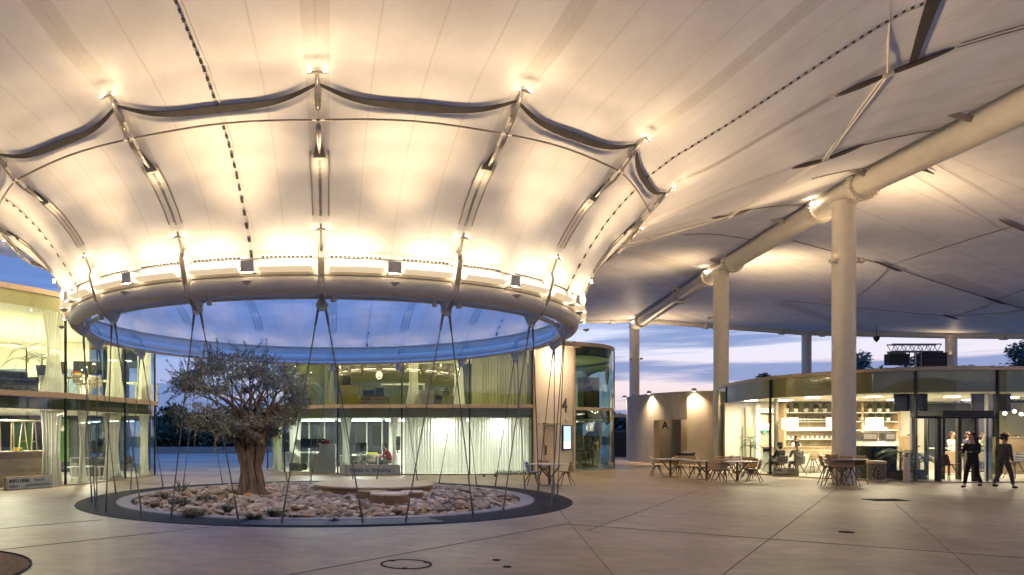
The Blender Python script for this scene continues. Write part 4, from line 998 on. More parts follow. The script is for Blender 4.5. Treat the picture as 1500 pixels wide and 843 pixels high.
for i, (x, y, h, w, n, k, lab) in enumerate([(332,752,.42,.30,110,'grass','bright green grass tuft in the pebbles left of the trunk'),(398,757,.36,.42,110,'grass','pale grass tuft right in front of the olive trunk'),(372,762,.30,.3,150,'grass','short grass tuft at the near kerb below the trunk'),
   (285,757,.30,.42,120,'bush','dark creeping plant left in the pebble bed'),(262,742,.38,.4,110,'bush','dark low shrub at the far left of the pebbles'),(300,736,.35,.35,110,'bush','scrubby plant behind the green tuft'),(240,733,.5,.25,60,'grass','thin dry stems at the left end of the bed'),
   (265,724,.75,.35,50,'grass','tall sparse stems against the left far kerb'),(430,760,.22,.2,80,'grass','small grey-green tuft right of the pale grass tuft'),(490,765,.2,.16,60,'grass','tiny green sprout near the kerb below the stump seat'),(345,728,.4,.3,120,'grass','grass growing against the left side of the trunk')]):
    tuft(lab, x, y, h, w, n, k, i)
# ================================================================== furniture
def shell_chair(name, label, cat, seat_m, leg_m, group, hs=.45, splay=.12):
    t = thing(name, label, cat, (0,0,0), 0, group)
    mb = MB(); W_ = .43; n = 9; rows = []
    prof_ = [(-.22,hs+.005),(-.18,hs),(0,hs-.015),(.14,hs),(.19,hs+.05),(.215,hs+.14),(.24,hs+.26),(.255,hs+.34)]
    for j, (y, z) in enumerate(prof_):
        w = W_*(.5 if j < 4 else .52 if j < 6 else .50 if j == 6 else .40)
        rows.append([V((w*(2*i/(n-1)-1), y-.05*(2*i/(n-1)-1)**2*(1 if j > 3 else 0), z+.02*(2*i/(n-1)-1)**2)) for i in range(n)])
    MBs = MB(); [MBs.strip(rows[j], rows[j+1]) for j in range(0, 4)]; MBs.build('seat', seat_m, t, smooth=True, solid=.016)
    MBb = MB(); [MBb.strip(rows[j], rows[j+1]) for j in range(4, 7)]; MBb.build('backrest', seat_m, t, smooth=True, solid=.016)
    for sx_ in (-1, 1):
        for sy in (-1, 1): MB().tube([(sx_*.07, sy*.07, hs-.03), (sx_*(.13+splay), sy*(.13+splay*.9), 0)], [.022,.013], 8).build('leg', leg_m, t)
    MB().box((0,0,hs-.035), (.2,.2,.03)).build('underframe', leg_m, t)
    if hs > .6:
        r = .17; MB().tube([(r,r,.28),(-r,r,.28),(-r,-r,.28),(r,-r,.28)], .009, 6, closed=True).build('footrest', leg_m, t)
    KIDS[t.name] = list(bpy.data.objects[c.name] for c in COL.objects if c.parent == t)
    return t
M['ply'] = mat('brown_plywood_shell', (.48,.31,.16), .45, 0, .15, 6, stretch=(1,1,5)); M['ply_lt'] = mat('light_oak_shell', (.58,.43,.26), .45, 0, .12, 6, stretch=(1,1,5))
M['ply_white'] = mat('pale_pink_shell', (.62,.53,.46), .5); M['shell_grey'] = mat('grey_plastic_shell', (.16,.15,.14), .5); M['shell_lilac'] = mat('lilac_grey_shell', (.30,.30,.50), .5)
M['leg_brown'] = mat('brown_chair_legs', (.22,.14,.075), .5, 0, .2, 8)
used = {}
def chair(kind, x, y, rz, label, group, hs=.45, d=None, z=0):
    key = (kind, hs)
    p = px(x, None, d, z=z) if d else gp(x, y)
    if key not in used: used[key] = shell_chair('chair' if hs < .6 else 'bar_stool', label, 'chair' if hs < .6 else 'stool', kind, 'leg_brown', group, hs); first = True
    else: first = False
    return place(used[key], first, (p.x, p.y, z), rz, label, group)
def round_table(label, p, h, w, group, square=True):
    t = thing('cafe_table', label, 'table', (p.x, p.y, 0), 0, group)
    if square: MB().box((0,0,h-.014), (w,w*.8,.028)).build('tabletop', 'offwhite', t, bevel=.01)
    else: MB().lathe([(0,h-.03),(w/2,h-.028),(w/2,h),(0,h)], (0,0,0), 40, caps=False).build('tabletop', 'offwhite', t, smooth=R(40))
    for sx_ in (-1, 1): MB().tube([(sx_*.05,0,h-.45),(sx_*w*.30,0,h-.03)], [.03,.022], 8).build('strut', 'leg_brown', t)
    MB().tube([(0,0,0),(0,0,h-.03)], [.05,.035], 10).build('leg', 'leg_brown', t)
    MB().lathe([(0,.0),(w*.28,.0),(w*.28,.012),(.05,.03)], (0,0,0), 28).build('base', 'leg_brown', t)
    return t
GT = 'tables on the plaza'; GC = 'chairs round the plaza tables'
round_table('white round table near the cream end wall of the middle building', gp(805,711), .72, 1.25, GT, False)
chair('shell_lilac', 780, 711, R(90), 'lilac-grey chair at the left of the lone table by the cream wall', GC)
chair('ply', 829, 711, R(-90), 'brown chair at the right of the lone table by the cream wall', GC)
chair('ply_lt', 797, 705, R(160), 'light oak chair standing behind the lone table by the cream wall', GC)
for x, y, lab in ((982,699,'left white table of the row before the concrete wall'),(1035,703,'middle white table of the row beside the second column'),(1080,705,'right white table of the row near the bar glass')):
    round_table(lab, gp(x, y), .73, 1.3, GT)
for k_, x, y, rz, lab in (('ply_white',962,698,80,'pale chair at the left end of the row of tables'),('ply',995,699,-150,'brown chair seen from behind right of the left table'),('ply',1019,701,-120,'brown chair between the left and middle tables'),
    ('ply_white',1031,701,70,'pale chair turned sideways beside the middle table'),('ply_lt',1049,706,175,'light oak chair seen from behind, left one of the close pair'),('ply_lt',1062,706,190,'light oak chair seen from behind, right one of the close pair'),
    ('ply',1058,697,0,'brown chair behind the close pair at the column foot'),('ply_white',1071,696,0,'pale chair behind the right table beside the column'),('ply_white',1084,696,10,'pale chair behind the right table nearer the glass'),
    ('ply',1097,699,-20,'brown chair behind the right end of the row of tables'),('ply',1105,706,-130,'dark brown chair at the right end of the row of tables'),('ply',1099,702,-90,'brown chair tucked beside the last table end')):
    chair(k_, x, y, R(rz) + (pi if abs(rz) > 130 else 0)*1, lab, GC)
# serving trolley behind the left table
p = gp(1004, 695); tr = thing('serving_trolley', 'small orange wooden trolley with black crate, behind the left table by the doorway', 'trolley', (p.x, p.y, 0), .1)
MB().box((0,0,.62), (.68,.45,.36)).build('body', 'wood', tr, bevel=.01); MB().box((0,0,.85), (.62,.4,.10)).build('crate', 'black', tr, bevel=.01)
MB().box((0,0,.91), (.95,.06,.03)).build('handle_bar', 'red', tr); MB().box((.05,0,.93), (.3,.3,.06)).build('tray', 'offwhite', tr)
for sx_ in (-1,1):
    for sy in (-1,1): MB().box((sx_*.3,sy*.18,.22), (.04,.04,.44)).build('leg', 'wood', tr)
# high table with stools
p = gp(1233, 710); t = round_table('round high table in front of the nearest column', p, .88, 1.5, GT, False)
for x, y, rz, lab in ((1212,711,70,'tall brown stool at the left of the high table'),(1226,712,10,'tall brown stool in front left of the high table'),(1243,712,-10,'tall brown stool in front right of the high table'),(1254,710,-80,'tall brown stool at the right of the high table'),(1220,706,140,'tall brown stool behind the high table by the column')):
    chair('ply', x, y, R(rz), lab, 'stools round the high table', hs=.64)
# litter bin with cut pattern
p = gp(1284, 706); bn = thing('litter_bin', 'round beige bin with a branching cut-out pattern before the black counter', 'bin', (p.x, p.y, 0))
vm = bpy.data.materials.new('cut_pattern'); vm.use_nodes = True; tt = vm.node_tree; bs = tt.nodes['Principled BSDF']; tcn = tt.nodes.new('ShaderNodeTexCoord')
nv_ = tt.nodes.new('ShaderNodeTexVoronoi'); nv_.feature = 'DISTANCE_TO_EDGE'; nv_.inputs['Scale'].default_value = 13; tt.links.new(tcn.outputs['Object'], nv_.inputs[0])
rv = ramp(tt.nodes.new('ShaderNodeValToRGB'), [(.05,(.46,.38,.29)),(.09,(.03,.025,.02))]); tt.links.new(nv_.outputs[0], rv.inputs[0]); tt.links.new(rv.outputs[0], bs.inputs['Base Color'])
MB().lathe([(.285,.08),(.285,.66)], (0,0,0), 40).build('patterned_drum', vm, bn, smooth=R(40)); MB().lathe([(.28,0),(.295,.0),(.295,.085),(.28,.085)], (0,0,0), 40).build('base_ring', 'wood_pale', bn, smooth=R(40))
MB().lathe([(.15,.70),(.295,.66),(.30,.70),(.30,.75),(.2,.76),(.15,.74)], (0,0,0), 40, caps=False).build('lid', 'wood_pale', bn, smooth=R(40))
# black counter
p = px(1280, None, 26.9, 0); ct = thing('bar_counter', 'black glossy counter just inside the glass behind the patterned bin', 'counter', (p.x, p.y, 0))
MB().box((0,0,.63), (1.36,.55,1.2)).build('body', mat('gloss_black', (.012,.012,.012), .15), ct, bevel=.01); MB().box((0,0,1.25), (1.42,.6,.04)).build('top', 'black', ct)
for i in range(3): MB().box((-.45+.45*i,-.28,.62), (.40,.012,1.1)).build('front_panel', 'screen_dark', ct)
# bollard ashtray
p = gp(1328, 707); bo = thing('bollard_ashtray', 'slim beige cylinder ashtray post beside the entrance plants', 'ashtray', (p.x, p.y, 0))
MB().lathe([(.10,0),(.10,.88),(.09,.9)], (0,0,0), 24).build('post', 'ply_white', bo, smooth=R(40)); MB().lathe([(.06,.9),(.06,1.05),(.07,1.06),(0,1.07)], (0,0,0), 20).build('cap', 'grey', bo, smooth=R(40))
# palms and pot plants
def palm(label, loc, h, n=14, pot=.22, fr=.8, seed=1, cat='plant', wide=.06, ph=.35, group=None):
    random.seed(seed); t = thing('potted_palm', label, cat, loc, 0, group)
    MB().lathe([(pot*.72,0),(pot,ph),(pot*1.04,ph),(pot*.94,ph-.03),(0,ph-.04)], (0,0,0), 20).build('pot', 'grey_dk', t, smooth=R(40))
    MB().tube([(0,0,ph-.05),(.02,0,h*.6),(0,.02,h*.78)], [.03,.025,.015], 6).build('stem', 'bark', t)
    mb = MB()
    for i in range(n):
        a = 2.4*i+random.uniform(-.3,.3); L_ = fr*random.uniform(.7,1.1); up = random.uniform(.3,1.1); s0 = V((0,0,h*random.uniform(.5,.8)))
        P = [s0+V((cos(a)*L_*q, sin(a)*L_*q, L_*(up*q-1.15*q*q))) for q in (0,.2,.4,.6,.8,1)]; sd = V((-sin(a),cos(a),0))
        mb.tube(P, [.007]*5+[.002], 4)
        for j in range(1, 22):
            q = j/22; f_ = q*5; k = min(int(f_), 4); c = P[k].lerp(P[k+1], f_-k); ll = wide*3.2*sin(pi*min(1,q+.12))**.7+.02
            for s_ in (-1, 1):
                e = c+sd*s_*ll+V((cos(a)*ll*.5, sin(a)*ll*.5, -ll*.35)); w = V((cos(a),sin(a),0))*wide*.16; mb.add([c-w, c+w, e], [(0,1,2)])
    mb.build('fronds', 'leaf', t); return t
palm('large bushy plant in a dark tub inside the glass by the entrance', px(1319,None,26.0,.03), 1.3, 24, .34, .95, 2, wide=.08)
palm('second bushy plant inside the glass, right of the large tub plant', px(1346,None,26.3,.03), 1.1, 18, .28, .8, 3, wide=.08)
palm('slender plant behind the rounded left end of the bar glass', px(1099,None,30.5,.03), 2.0, 16, .2, .6, 4, wide=.05)
palm('tall palm in a dark pot upstairs beside the sofa', px(38,None,24.0,3.08), 2.0, 13, .24, 1.0, 5)
palm('smaller plant in a black pot upstairs in front of the white chairs', px(61,None,24.6,3.78), 1.0, 14, .2, .7, 6)
palm('green plant upstairs in the dark left bay of the middle building', px(452,None,31.6,3.0), 1.6, 14, .24, .8, 7)
palm('leafy plant upstairs nearer the curtain of the middle building left bay', px(430,None,32.2,3.0), 1.9, 14, .24, .8, 8)
# ================================================================== signs
def crate_sign(label, loc, rz, w, h, dep, lines, face='sign_grey', size=.1):
    t = thing('crate_sign', label, 'sign', loc, rz)
    MB().box((0,0,h/2), (w,dep,h)).build('box', 'wood', t, bevel=.006); MB().box((0,-dep/2-.004,h/2), (w*.95,.01,h*.86)).build('face', face, t)
    for (txt, x, z, s_, b) in lines: text_obj('lettering', txt, s_, 'grey_dk', (x, -dep/2-.012, z), 0, t, bold=b, align='LEFT')
    return t
M['sign_grey'] = mat('pale_green_sign_face', (.40,.44,.36), .6, 0, .1, 6)
p = gp(42, 716.5); crate_sign('low crate sign for the info desk leaning at the left glass', (p.x, p.y, 0), 1.02, 1.55, .40, .12, [('INFO DESK',-.68,.27,.135,.006),('TRAVEL',.12,.27,.12,0),('digital',-.68,.12,.12,0),('INFORMATION',-.12,.12,.115,0)])
p = px(546, None, 29.45, 0); crate_sign('long low sign with lower-case lettering at the foot of the workshop glass', (p.x, 29.35, 0), -.0, 2.3, .44, .10, [('Fablab ici thecamp',-.98,.22,.235,.002)])
p = px(547.5, None, 30.0, 2.99); crate_sign('small cream crate sign upstairs at the glass right of the yellow cabinet', (p.x, 30.0, 2.99), 0, 1.30, .34, .14, [('WAVES',-.55,.23,.13,.006),('DESIGN CO',.0,.23,.11,0),('SERVICE   PUBLIC   DESIGN',-.56,.09,.085,0)], 'sign_cream' if M.setdefault('sign_cream', mat('cream_sign_face', (.50,.46,.27), .6)) else '')
p = gp(1150.5, 698.5); crate_sign('small crate sign for the bar on the ground at the glass before the seated pair', (p.x, p.y, 0), -.55, .92, .36, .14, [('BAR',-.38,.25,.14,.007),('OPEN',.08,.25,.10,0),('RESTAURANT',-.38,.10,.10,0)])
# hedge letters strip: rumpled green net at foot of the curtain
random.seed(4); mb = MB()
for i in range(26): leaf_cloud(mb, (-.85+1.7*i/25, 0, .12), (.05,.05,.12), 26, .035, .4)
tag(mb.build('ground_plant_strip', 'leaf', loc=tuple(px(757,None,29.2,0))), 'low green plant strip on the ground against the white curtain glass', 'plant')
p = gp(717, 698.5); sk = thing('skateboard', 'dark skateboard lying on the paving in front of the curtained glass', 'skateboard', (p.x,p.y,0), .15)
MB().box((0,0,.11), (.75,.2,.015)).build('deck', 'black', sk, bevel=.006)
for x in (-.24,.24): MB().box((x,0,.075), (.06,.14,.04)).build('truck', 'steel_grey', sk); [MB().tube([(x,y-.015,.035),(x,y+.015,.035)], .035, 12).build('wheel', 'grey_dk', sk) for y in (-.08,.08)]
# ================================================================== left building contents
def desk(label, loc, rz, w=1.6, dpt=.8, h=.74, m_='offwhite', group=None):
    t = thing('desk', label, 'desk', loc, rz, group)
    MB().box((0,0,h), (w,dpt,.04)).build('desktop', m_, t, bevel=.004)
    for sx_ in (-1,1):
        for sy in (-1,1): MB().box((sx_*(w/2-.05),sy*(dpt/2-.05),h/2), (.045,.045,h)).build('leg', m_, t)
    return t
def monitor(label, loc, rz, w=.6, h=.36, group='computer screens'):
    t = thing('monitor', label, 'monitor', loc, rz, group)
    MB().box((0,0,.12+h/2), (w,.03,h)).build('screen', 'screen_dark', t, bevel=.005); MB().box((0,.02,.07), (.05,.03,.14)).build('stand', 'black', t); MB().box((0,.02,.006), (.22,.16,.012)).build('foot', 'black', t); return t
def cabinet(label, loc, rz, w, dpt, h, m_='offwhite', doors=2, name='cabinet'):
    t = thing(name, label, 'cabinet', loc, rz)
    MB().box((0,0,h/2+.03), (w,dpt,h)).build('carcass', m_, t, bevel=.004)
    for i in range(doors):
        x = -w/2+w*(i+.5)/doors; MB().box((x,-dpt/2-.008,h/2+.03), (w/doors*.96,.014,h*.94)).build('door', m_, t, bevel=.002); MB().box((x+w/doors*.35,-dpt/2-.022,h*.6), (.015,.015,.12)).build('handle', 'steel_grey', t)
    return t
def sofa(label, loc, rz, w, m_):
    t = thing('sofa', label, 'sofa', loc, rz); MB().box((0,0,.22), (w,.8,.28)).build('base', m_, t, bevel=.05); MB().box((0,.32,.55), (w,.2,.5)).build('backrest', m_, t, bevel=.06)
    for s_ in (-1,1): MB().box((s_*(w/2-.08),0,.42), (.18,.8,.35)).build('armrest', m_, t, bevel=.05)
    for i in range(2): MB().box((-w/4+i*w/2,-.03,.42), (w/2-.12,.6,.14)).build('cushion', m_, t, bevel=.04)
    return t
Z1 = 3.08
p = px(8,None,23.4,Z1); sofa('charcoal sofa upstairs at the left edge behind the glass', p, 1.0, 1.9, 'grey_dk')
for i, (x, d, rz, lab) in enumerate(((80,25.6,.9,'white desk upstairs near the tall palm'),(112,26.2,.9,'white desk upstairs under the red and yellow things'),(150,27.6,.9,'white desk upstairs in the second bay'),(205,29.3,1.2,'white desk upstairs at the rounded far end'))):
    desk(lab, px(x,None,d,Z1), rz, 1.5, group='white desks upstairs')
monitor('black monitor on the second desk upstairs, left building', px(128,None,26.4,Z1+.76), .2, 1.0, .5); monitor('black monitor seen from the side on the far desk upstairs, left building', px(168,None,27.9,Z1+.76), .4, .5, .4); monitor('small dark monitor upstairs beside the black plant pot', px(88,None,26.0,Z1+.76), .5, .5, .45)
for i, (x, d, rz, lab) in enumerate(((66,24.9,40,'white chair upstairs below the smaller black pot'),(92,25.0,120,'white armchair upstairs by the gathered curtain'),(140,26.4,200,'pale chair upstairs between the cables, left of the second mullion'),(118,25.2,60,'pale chair upstairs just right of the first black mullion'))):
    p = px(x,None,d,Z1); c = shell_chair('chair', lab, 'chair', 'ply_white', 'ply_white', 'white chairs upstairs') if i == 0 else copy_tree(c0_)
    if i == 0: c0_ = c
    c.location = p; c.rotation_euler = (0,0,R(rz)); c['label'] = lab
b = tag(MB().box((0,0,.09),(.22,.2,.18)).build('desk_box','red',loc=tuple(px(110,None,25.9,Z1+.78)),bevel=.01), 'small red box on the desk upstairs beside the first mullion', 'box')
b = tag(MB().box((0,0,.05),(.2,.2,.1)).build('desk_box','yellow',loc=tuple(px(116,None,25.8,Z1+.78)),bevel=.01), 'little yellow box next to the red one upstairs', 'box')
# info counter with stool-like wooden frames on top
p = px(30,None,22.6,.03); ic = thing('info_counter', 'pale wooden reception counter behind the left glass', 'counter', (p.x-.5,p.y,.03), 1.0)
MB().box((0,0,.55), (2.7,.7,1.08)).build('body', 'wood', ic, bevel=.006); MB().box((.45,-.38,.45), (1.7,.04,.88)).build('front_panel', 'wood_pale', ic); MB().box((0,0,1.11), (2.8,.8,.05)).build('countertop', 'wood_pale', ic, bevel=.004)
for i, x in enumerate((-1.15,-.75,-.2,.25,.62,1.0)):
    lab = ['leftmost ash A-frame on the info counter','wide ash A-frame with a crossbar on the info counter','straight ash pole pair on the info counter','thin tall ash poles on the info counter','ash A-frame right of the yellow tray','rightmost ash frame at the counter end'][i]
    fr = thing('ash_frame', lab, 'frame', ic.matrix_world @ V((0,0,0)) if False else (ic.location.x+cos(1.0)*x, ic.location.y+sin(1.0)*x, 1.17), 1.0, 'ash frames standing on the info counter')
    s_ = .16 if i in (1,4) else .10 if i in (0,5) else .05; MB().tube([(-s_,0,0),(-.03,0,.95)], .022, 8).build('leg', 'wood_pale', fr); MB().tube([(s_,0,0),(.03,0,.95)], .022, 8).build('leg', 'wood_pale', fr)
    MB().box((0,0,.3), (s_*1.5,.02,.03)).build('crossbar', 'wood_pale', fr)
MB().tube([(ic.location.x*0-1.3,0,2.12),(1.3,0,2.12)], .03, 8).build('top_rail', 'wood_pale', ic)
tag(MB().box((0,0,.05),(.24,.2,.1)).build('tray','yellow',loc=(ic.location.x+cos(1)*.42,ic.location.y+sin(1)*.42,1.17),bevel=.01), 'yellow tray on the info counter between the ash frames', 'tray')
sofa('low grey upholstered bench with arms on the ground floor, second bay', px(140,None,27.0,.03), .75, 1.7, 'grey'); desk('white low table in front of the grey bench, ground floor', px(118,None,25.4,.03), .9, 1.0, .5, .5)
desk('small pale bench table by the white curtain, ground floor', px(155,None,26.6,.03), .9, .8, .4, .45); monitor('black screen standing behind the grey bench, ground floor', px(144,None,27.6,.85), .6, .7, .45)
chair('shell_grey', 192, None, R(60), 'grey-brown lounge chair near the far rounded end, ground floor', 'lounge chairs', d=28.0, z=.03)
# ================================================================== middle building contents
cabinet('pale grey cabinet in the workshop left of the second mullion, red cloth on top', px(480,None,31.0,.03), 0, .72, .5, 1.22, 'offwhite', 1)
tag(MB().box((0,0,.07),(.42,.3,.14)).build('folded_cloth','red',loc=tuple(px(477,None,31.0,1.30)),bevel=.04), 'dark red folded cloth on the grey workshop cabinet', 'cloth')
desk('workbench with dark machines under the wide monitor in the workshop', px(443,None,31.9,.03), 0, 1.7, .7, .86)
monitor('wide black monitor on the workbench left of the grey cabinet', px(455,None,31.5,.98), 0, 1.3, .42); cabinet('white drawer unit under the workbench end', px(461,None,31.4,.03), .1, .5, .5, .8, 'offwhite', 1)
for i, (x, z, s_) in enumerate(((430,.1,.34),(438,.1,.3),(445,.12,.28))): tag(MB().box((0,0,s_/2),(s_,s_,s_)).build('machine_box','black' if i != 1 else 'grey',loc=tuple(px(x,None,31.3,z)),bevel=.02), ['black machine box at the left under the workbench','grey machine box between the black ones under the workbench','black machine box right under the workbench'][i], 'box', 'boxes under the workbench')
for i, (x, d, w) in enumerate(((530,32.6,1.6),(560,31.6,1.4),(512,31.0,.9))): desk(['white desk in the middle of the workshop','desk in front of the red sweater person','low white shelf desk by the tied curtain'][i], px(x,None,d,.03), 0, w, .7, .74)
monitor('black monitor on the middle workshop desk', px(529,None,32.5,.79), .4, .55, .42); monitor('tall black screen right beside the person in the workshop', px(583,None,31.0,.9), .8, .3, .6)
chair('shell_grey', 512, None, R(30), 'dark chair at the left desk in the workshop', 'workshop chairs', d=31.6, z=.03); chair('ply_white', 541, None, R(200), 'pale green chair seen from behind in the workshop', 'workshop chairs', d=30.8, z=.03); chair('shell_grey', 521, None, R(-40), 'dark chair behind the low white desk in the workshop', 'workshop chairs', d=32.0, z=.03)
tag(MB().box((0,0,.04),(.5,.3,.08)).build('yellow_papers','yellow',loc=tuple(px(545,None,32.4,.79)),bevel=.01), 'yellow stack of papers on the middle workshop desk', 'papers')
cabinet('bright yellow cabinet upstairs beside the cream curtain', px(511,None,30.5,2.98), 0, .82, .6, .82, 'yellow', 1); cabinet('white box cabinet upstairs right of the mullion', px(622,None,30.6,2.98), 0, .80, .5, .62, 'offwhite', 1)
for i, (x, z, w, h, lab) in enumerate(((508,3.85,.40,.42,'dark printer standing on the yellow cabinet'),(540,3.36,.50,.30,'low black equipment behind the cream sign'),(556,3.36,.40,.42,'black case behind the right end of the cream sign'),(642,3.0,.35,.5,'grey bag standing right of the white box cabinet'))):
    t = thing('equipment_case', lab, 'case', px(x,None,30.7,z)); MB().box((0,0,h/2),(w,.4,h)).build('body', 'grey_dk' if i != 3 else 'grey', t, bevel=.03); MB().box((0,-.205,h*.6),(w*.7,.01,h*.3)).build('panel', 'black', t)
desk('white frame table upstairs behind the cream sign', px(590,None,31.6,2.98), 0, 2.0, .8, 1.0); chair('shell_grey', 655, None, R(30), 'dark chair upstairs near the narrow cream curtain', 'chairs upstairs in the middle building', d=31, z=2.98); chair('ply_white', 668, None, R(-20), 'pale chair upstairs next to the dark one', 'chairs upstairs in the middle building', d=31, z=2.98)
cabinet('dark shelving block inside the round green glass end, upstairs', px(862,None,34.6,2.98), .3, .9, .5, 1.5, 'grey_dk', 2); cabinet('dark cupboard inside the round green glass end, ground floor', px(860,None,34.4,.03), .3, 1.0, .6, 1.6, 'black', 2)
# ================================================================== bar contents
SH = onC(1147,32.8).x+CO.x; SE = onC(1313,32.8).x+CO.x
sh = thing('bar_shelves', 'wide wooden wall shelving behind the bar holding pots and bottles', 'shelves', ((SH+SE)/2,32.85,0)); sw = SE-SH
MB().box((0,.24,1.65), (sw,.03,3.1)).build('back_panel', mat('warm_shelf_back', (.42,.33,.2), .7, 0, .2, 3), sh)
for x in (-sw/2,-sw/2+2.62,-sw/2+3.6,sw/2): MB().box((x,0,1.6), (.10,.46,3.2)).build('upright', 'wood', sh)
LV = [2.72,2.30,1.90,1.49,1.12]
for z in LV: MB().box((0,-.01,z), (sw,.44,.04)).build('shelf', 'white', sh)
def small(proto_fn, pts, group, name, label, cat):
    first = None
    for p in pts:
        if first is None: first = proto_fn(); first['label'] = label; first['category'] = cat; first['group'] = group; first.location = p; KIDS[first.name] = [o for o in COL.objects if o.parent == first]
        else: c = copy_tree(first); c.location = p
def mk_pot():
    t = thing('herb_pot', 'x', 'pot'); MB().lathe([(.065,0),(.095,.17),(.08,.165)], (0,0,0), 14).build('pot', 'white', t, smooth=R(40)); mb = MB(); random.seed(1); leaf_cloud(mb, (0,0,.28), (.16,.12,.15), 110, .045, .5); mb.build('herb', 'leaf', t); return t
def mk_bottle():
    t = thing('bottle', 'x', 'bottle'); MB().lathe([(.04,0),(.04,.17),(.015,.22),(.015,.29),(0,.29)], (0,0,0), 10).build('glass_body', 'black', t, smooth=True); MB().lathe([(.041,.05),(.041,.13)], (0,0,0), 10, caps=False).build('label_band', 'white', t); return t
def mk_glass():
    t = thing('drinking_glass', 'x', 'glass'); MB().lathe([(.03,0),(.04,.12),(.037,.12),(.028,.01)], (0,0,0), 10, caps=False).build('bowl', 'white', t, smooth=True); return t
small(mk_pot, [(px(x,None,32.75,2.74)) for x in (1152,1166,1181,1195,1208,1262,1274,1288,1300)], 'white herb pots on the top shelf', 'herb_pot', 'white pot with a green herb on the top shelf behind the bar', 'pot')
small(mk_bottle, [(px(x,None,32.7,2.32)) for x in [1150+3.5*i for i in range(19)]], 'dark bottles on the second shelf', 'bottle', 'dark bottle with pale label on the second shelf behind the bar', 'bottle')
small(mk_glass, [(px(x,None,32.7,1.92)) for x in [1152+3.3*i for i in range(21)]+[1262+4*i for i in range(10)]], 'white cups lined up on the lit shelf', 'cup', 'white cup in the row on the brightly lit shelf', 'cup')
small(mk_pot, [(px(x,None,32.7,2.32)) for x in (1262,1276,1288,1301)], 'white herb pots on the second shelf', 'herb_pot', 'white pot on the second shelf, right of the column', 'pot')
small(mk_glass, [(px(x,None,32.7,1.51)) for x in [1155+7*i for i in range(10)]], 'glasses on the lower shelf', 'cup', 'pale glass on the lower shelf behind the bar', 'glass')
bc = thing('bar_counter', 'long white bar counter with wooden top behind the seated pair', 'counter', (px(1215,None,31,0).x,31,0)); bw = (1320-1136)/F*31
MB().box((0,0,.56), (bw,.6,1.06)).build('front', 'white', bc); MB().box((0,-.03,1.13), (bw+.1,.72,.08)).build('countertop', 'wood', bc, bevel=.005); MB().box((0,-.05,1.02), (bw,.64,.14)).build('wood_band', 'wood_pale', bc)
for i in range(7): MB().box((-bw/2+bw*(i+.5)/7,-.305,.52), (bw/7*.97,.012,.9)).build('front_panel', 'white', bc)
cabinet('white back counter with coffee machine niche right of the column', px(1290,None,31.9,.03), 0, 2.0, .5, 1.35, 'white', 3)
for x, w, lab in ((1270,.7,'dark glass display case on the back counter'),(1300,.5,'smaller black machine on the back counter right')):
    t = thing('coffee_machine', lab, 'machine', px(x,None,31.8,1.41)); MB().box((0,0,.19),(w,.4,.38)).build('body', 'grey_dk', t, bevel=.02); MB().box((0,-.205,.2),(w*.8,.012,.22)).build('front', 'steel_grey', t)
for x, lab in ((1157,'square paper pendant lantern left, before the shelves'),(1223,'square paper pendant lantern half behind the nearest column'),(1281,'square paper pendant lantern right of the column')):
    t = thing('pendant_lantern', lab, 'lamp', px(x,None,29.4,1.90), 0, 'paper pendant lanterns over the bar'); s_ = .23
    if x == 1157: M['paper'] = mat('lit_paper_shade', (.9,.8,.65), .8, emit=(1,.80,.56), estr=.7)
    MB().box((0,0,.26), (2*s_,2*s_,.52)).build('paper_shade', 'paper', t, bevel=.03)
    for z in (.01,.51): MB().box((0,0,z), (2*s_+.01,2*s_+.01,.015)).build('frame', 'wood_pale', t)
    MB().tube([(0,0,.52),(0,0,1.33)], .008, 5).build('cord', 'black', t); point_light('lantern_bulb', (0,-.35,.2), 4, WARM, t, .15)
for x, y, lab in ((1472,606,'left small globe lamp over the booth'),(1486,603,'middle small globe lamp over the booth'),(1496,607,'right small globe lamp over the booth'),(1440,608,'single globe lamp left of the inner post')):
    q = px(x,y,28.5); t = thing('globe_lamp', lab, 'lamp', q, 0, 'small globe lamps'); MB().lathe([(0,-.07),(.05,-.05),(.07,0),(.05,.05),(0,.07)], (0,0,0), 12).build('globe', 'lightpanel', t, smooth=True); MB().tube([(0,0,.07),(0,0,3.25-q.z)], .006, 5).build('cord', 'black', t)
for x, w, h, lab in ((1325,.80,.66,'black hanging display left of the mullion'),(1350,.42,.66,'black hanging display seen edge-on right of the mullion'),(1436,.70,.66,'black hanging display left of the right mullion'),(1467,.66,.66,'black hanging display right of the right mullion')):
    q = px(x,590,26.4); t = thing('hanging_display', lab, 'display', (q.x,q.y,q.z), 0, 'black displays hanging behind the glass'); MB().box((0,0,0),(w,.06,h)).build('screen', 'screen_dark', t, bevel=.01); MB().tube([(0,0,h/2),(0,0,3.25-q.z)], .015, 6).build('hanger', 'black', t)
# exit sign over the service door
q = px(1120,626,32.9); ex = thing('exit_sign', 'small white sign with green pictogram above the service door', 'sign', (q.x,32.9,q.z)); MB().box((0,0,0),(.62,.04,.30)).build('panel', 'white', ex); MB().box((0,-.025,-.19),(.14,.02,.14)).build('green_field', mat('green_sign_face', (.05,.3,.12), .5, emit=(.2,1,.5), estr=.3), ex)
wm = thing('wall_unit', 'white wall unit with a row of dark slots above the service door', 'unit', px(1122,602,32.9)); MB().box((0,0,0),(.95,.12,.20)).build('case', 'white', wm, bevel=.01); [MB().box((-.36+.18*i,-.065,0),(.07,.012,.06)).build('slot', 'black', wm) for i in range(5)]
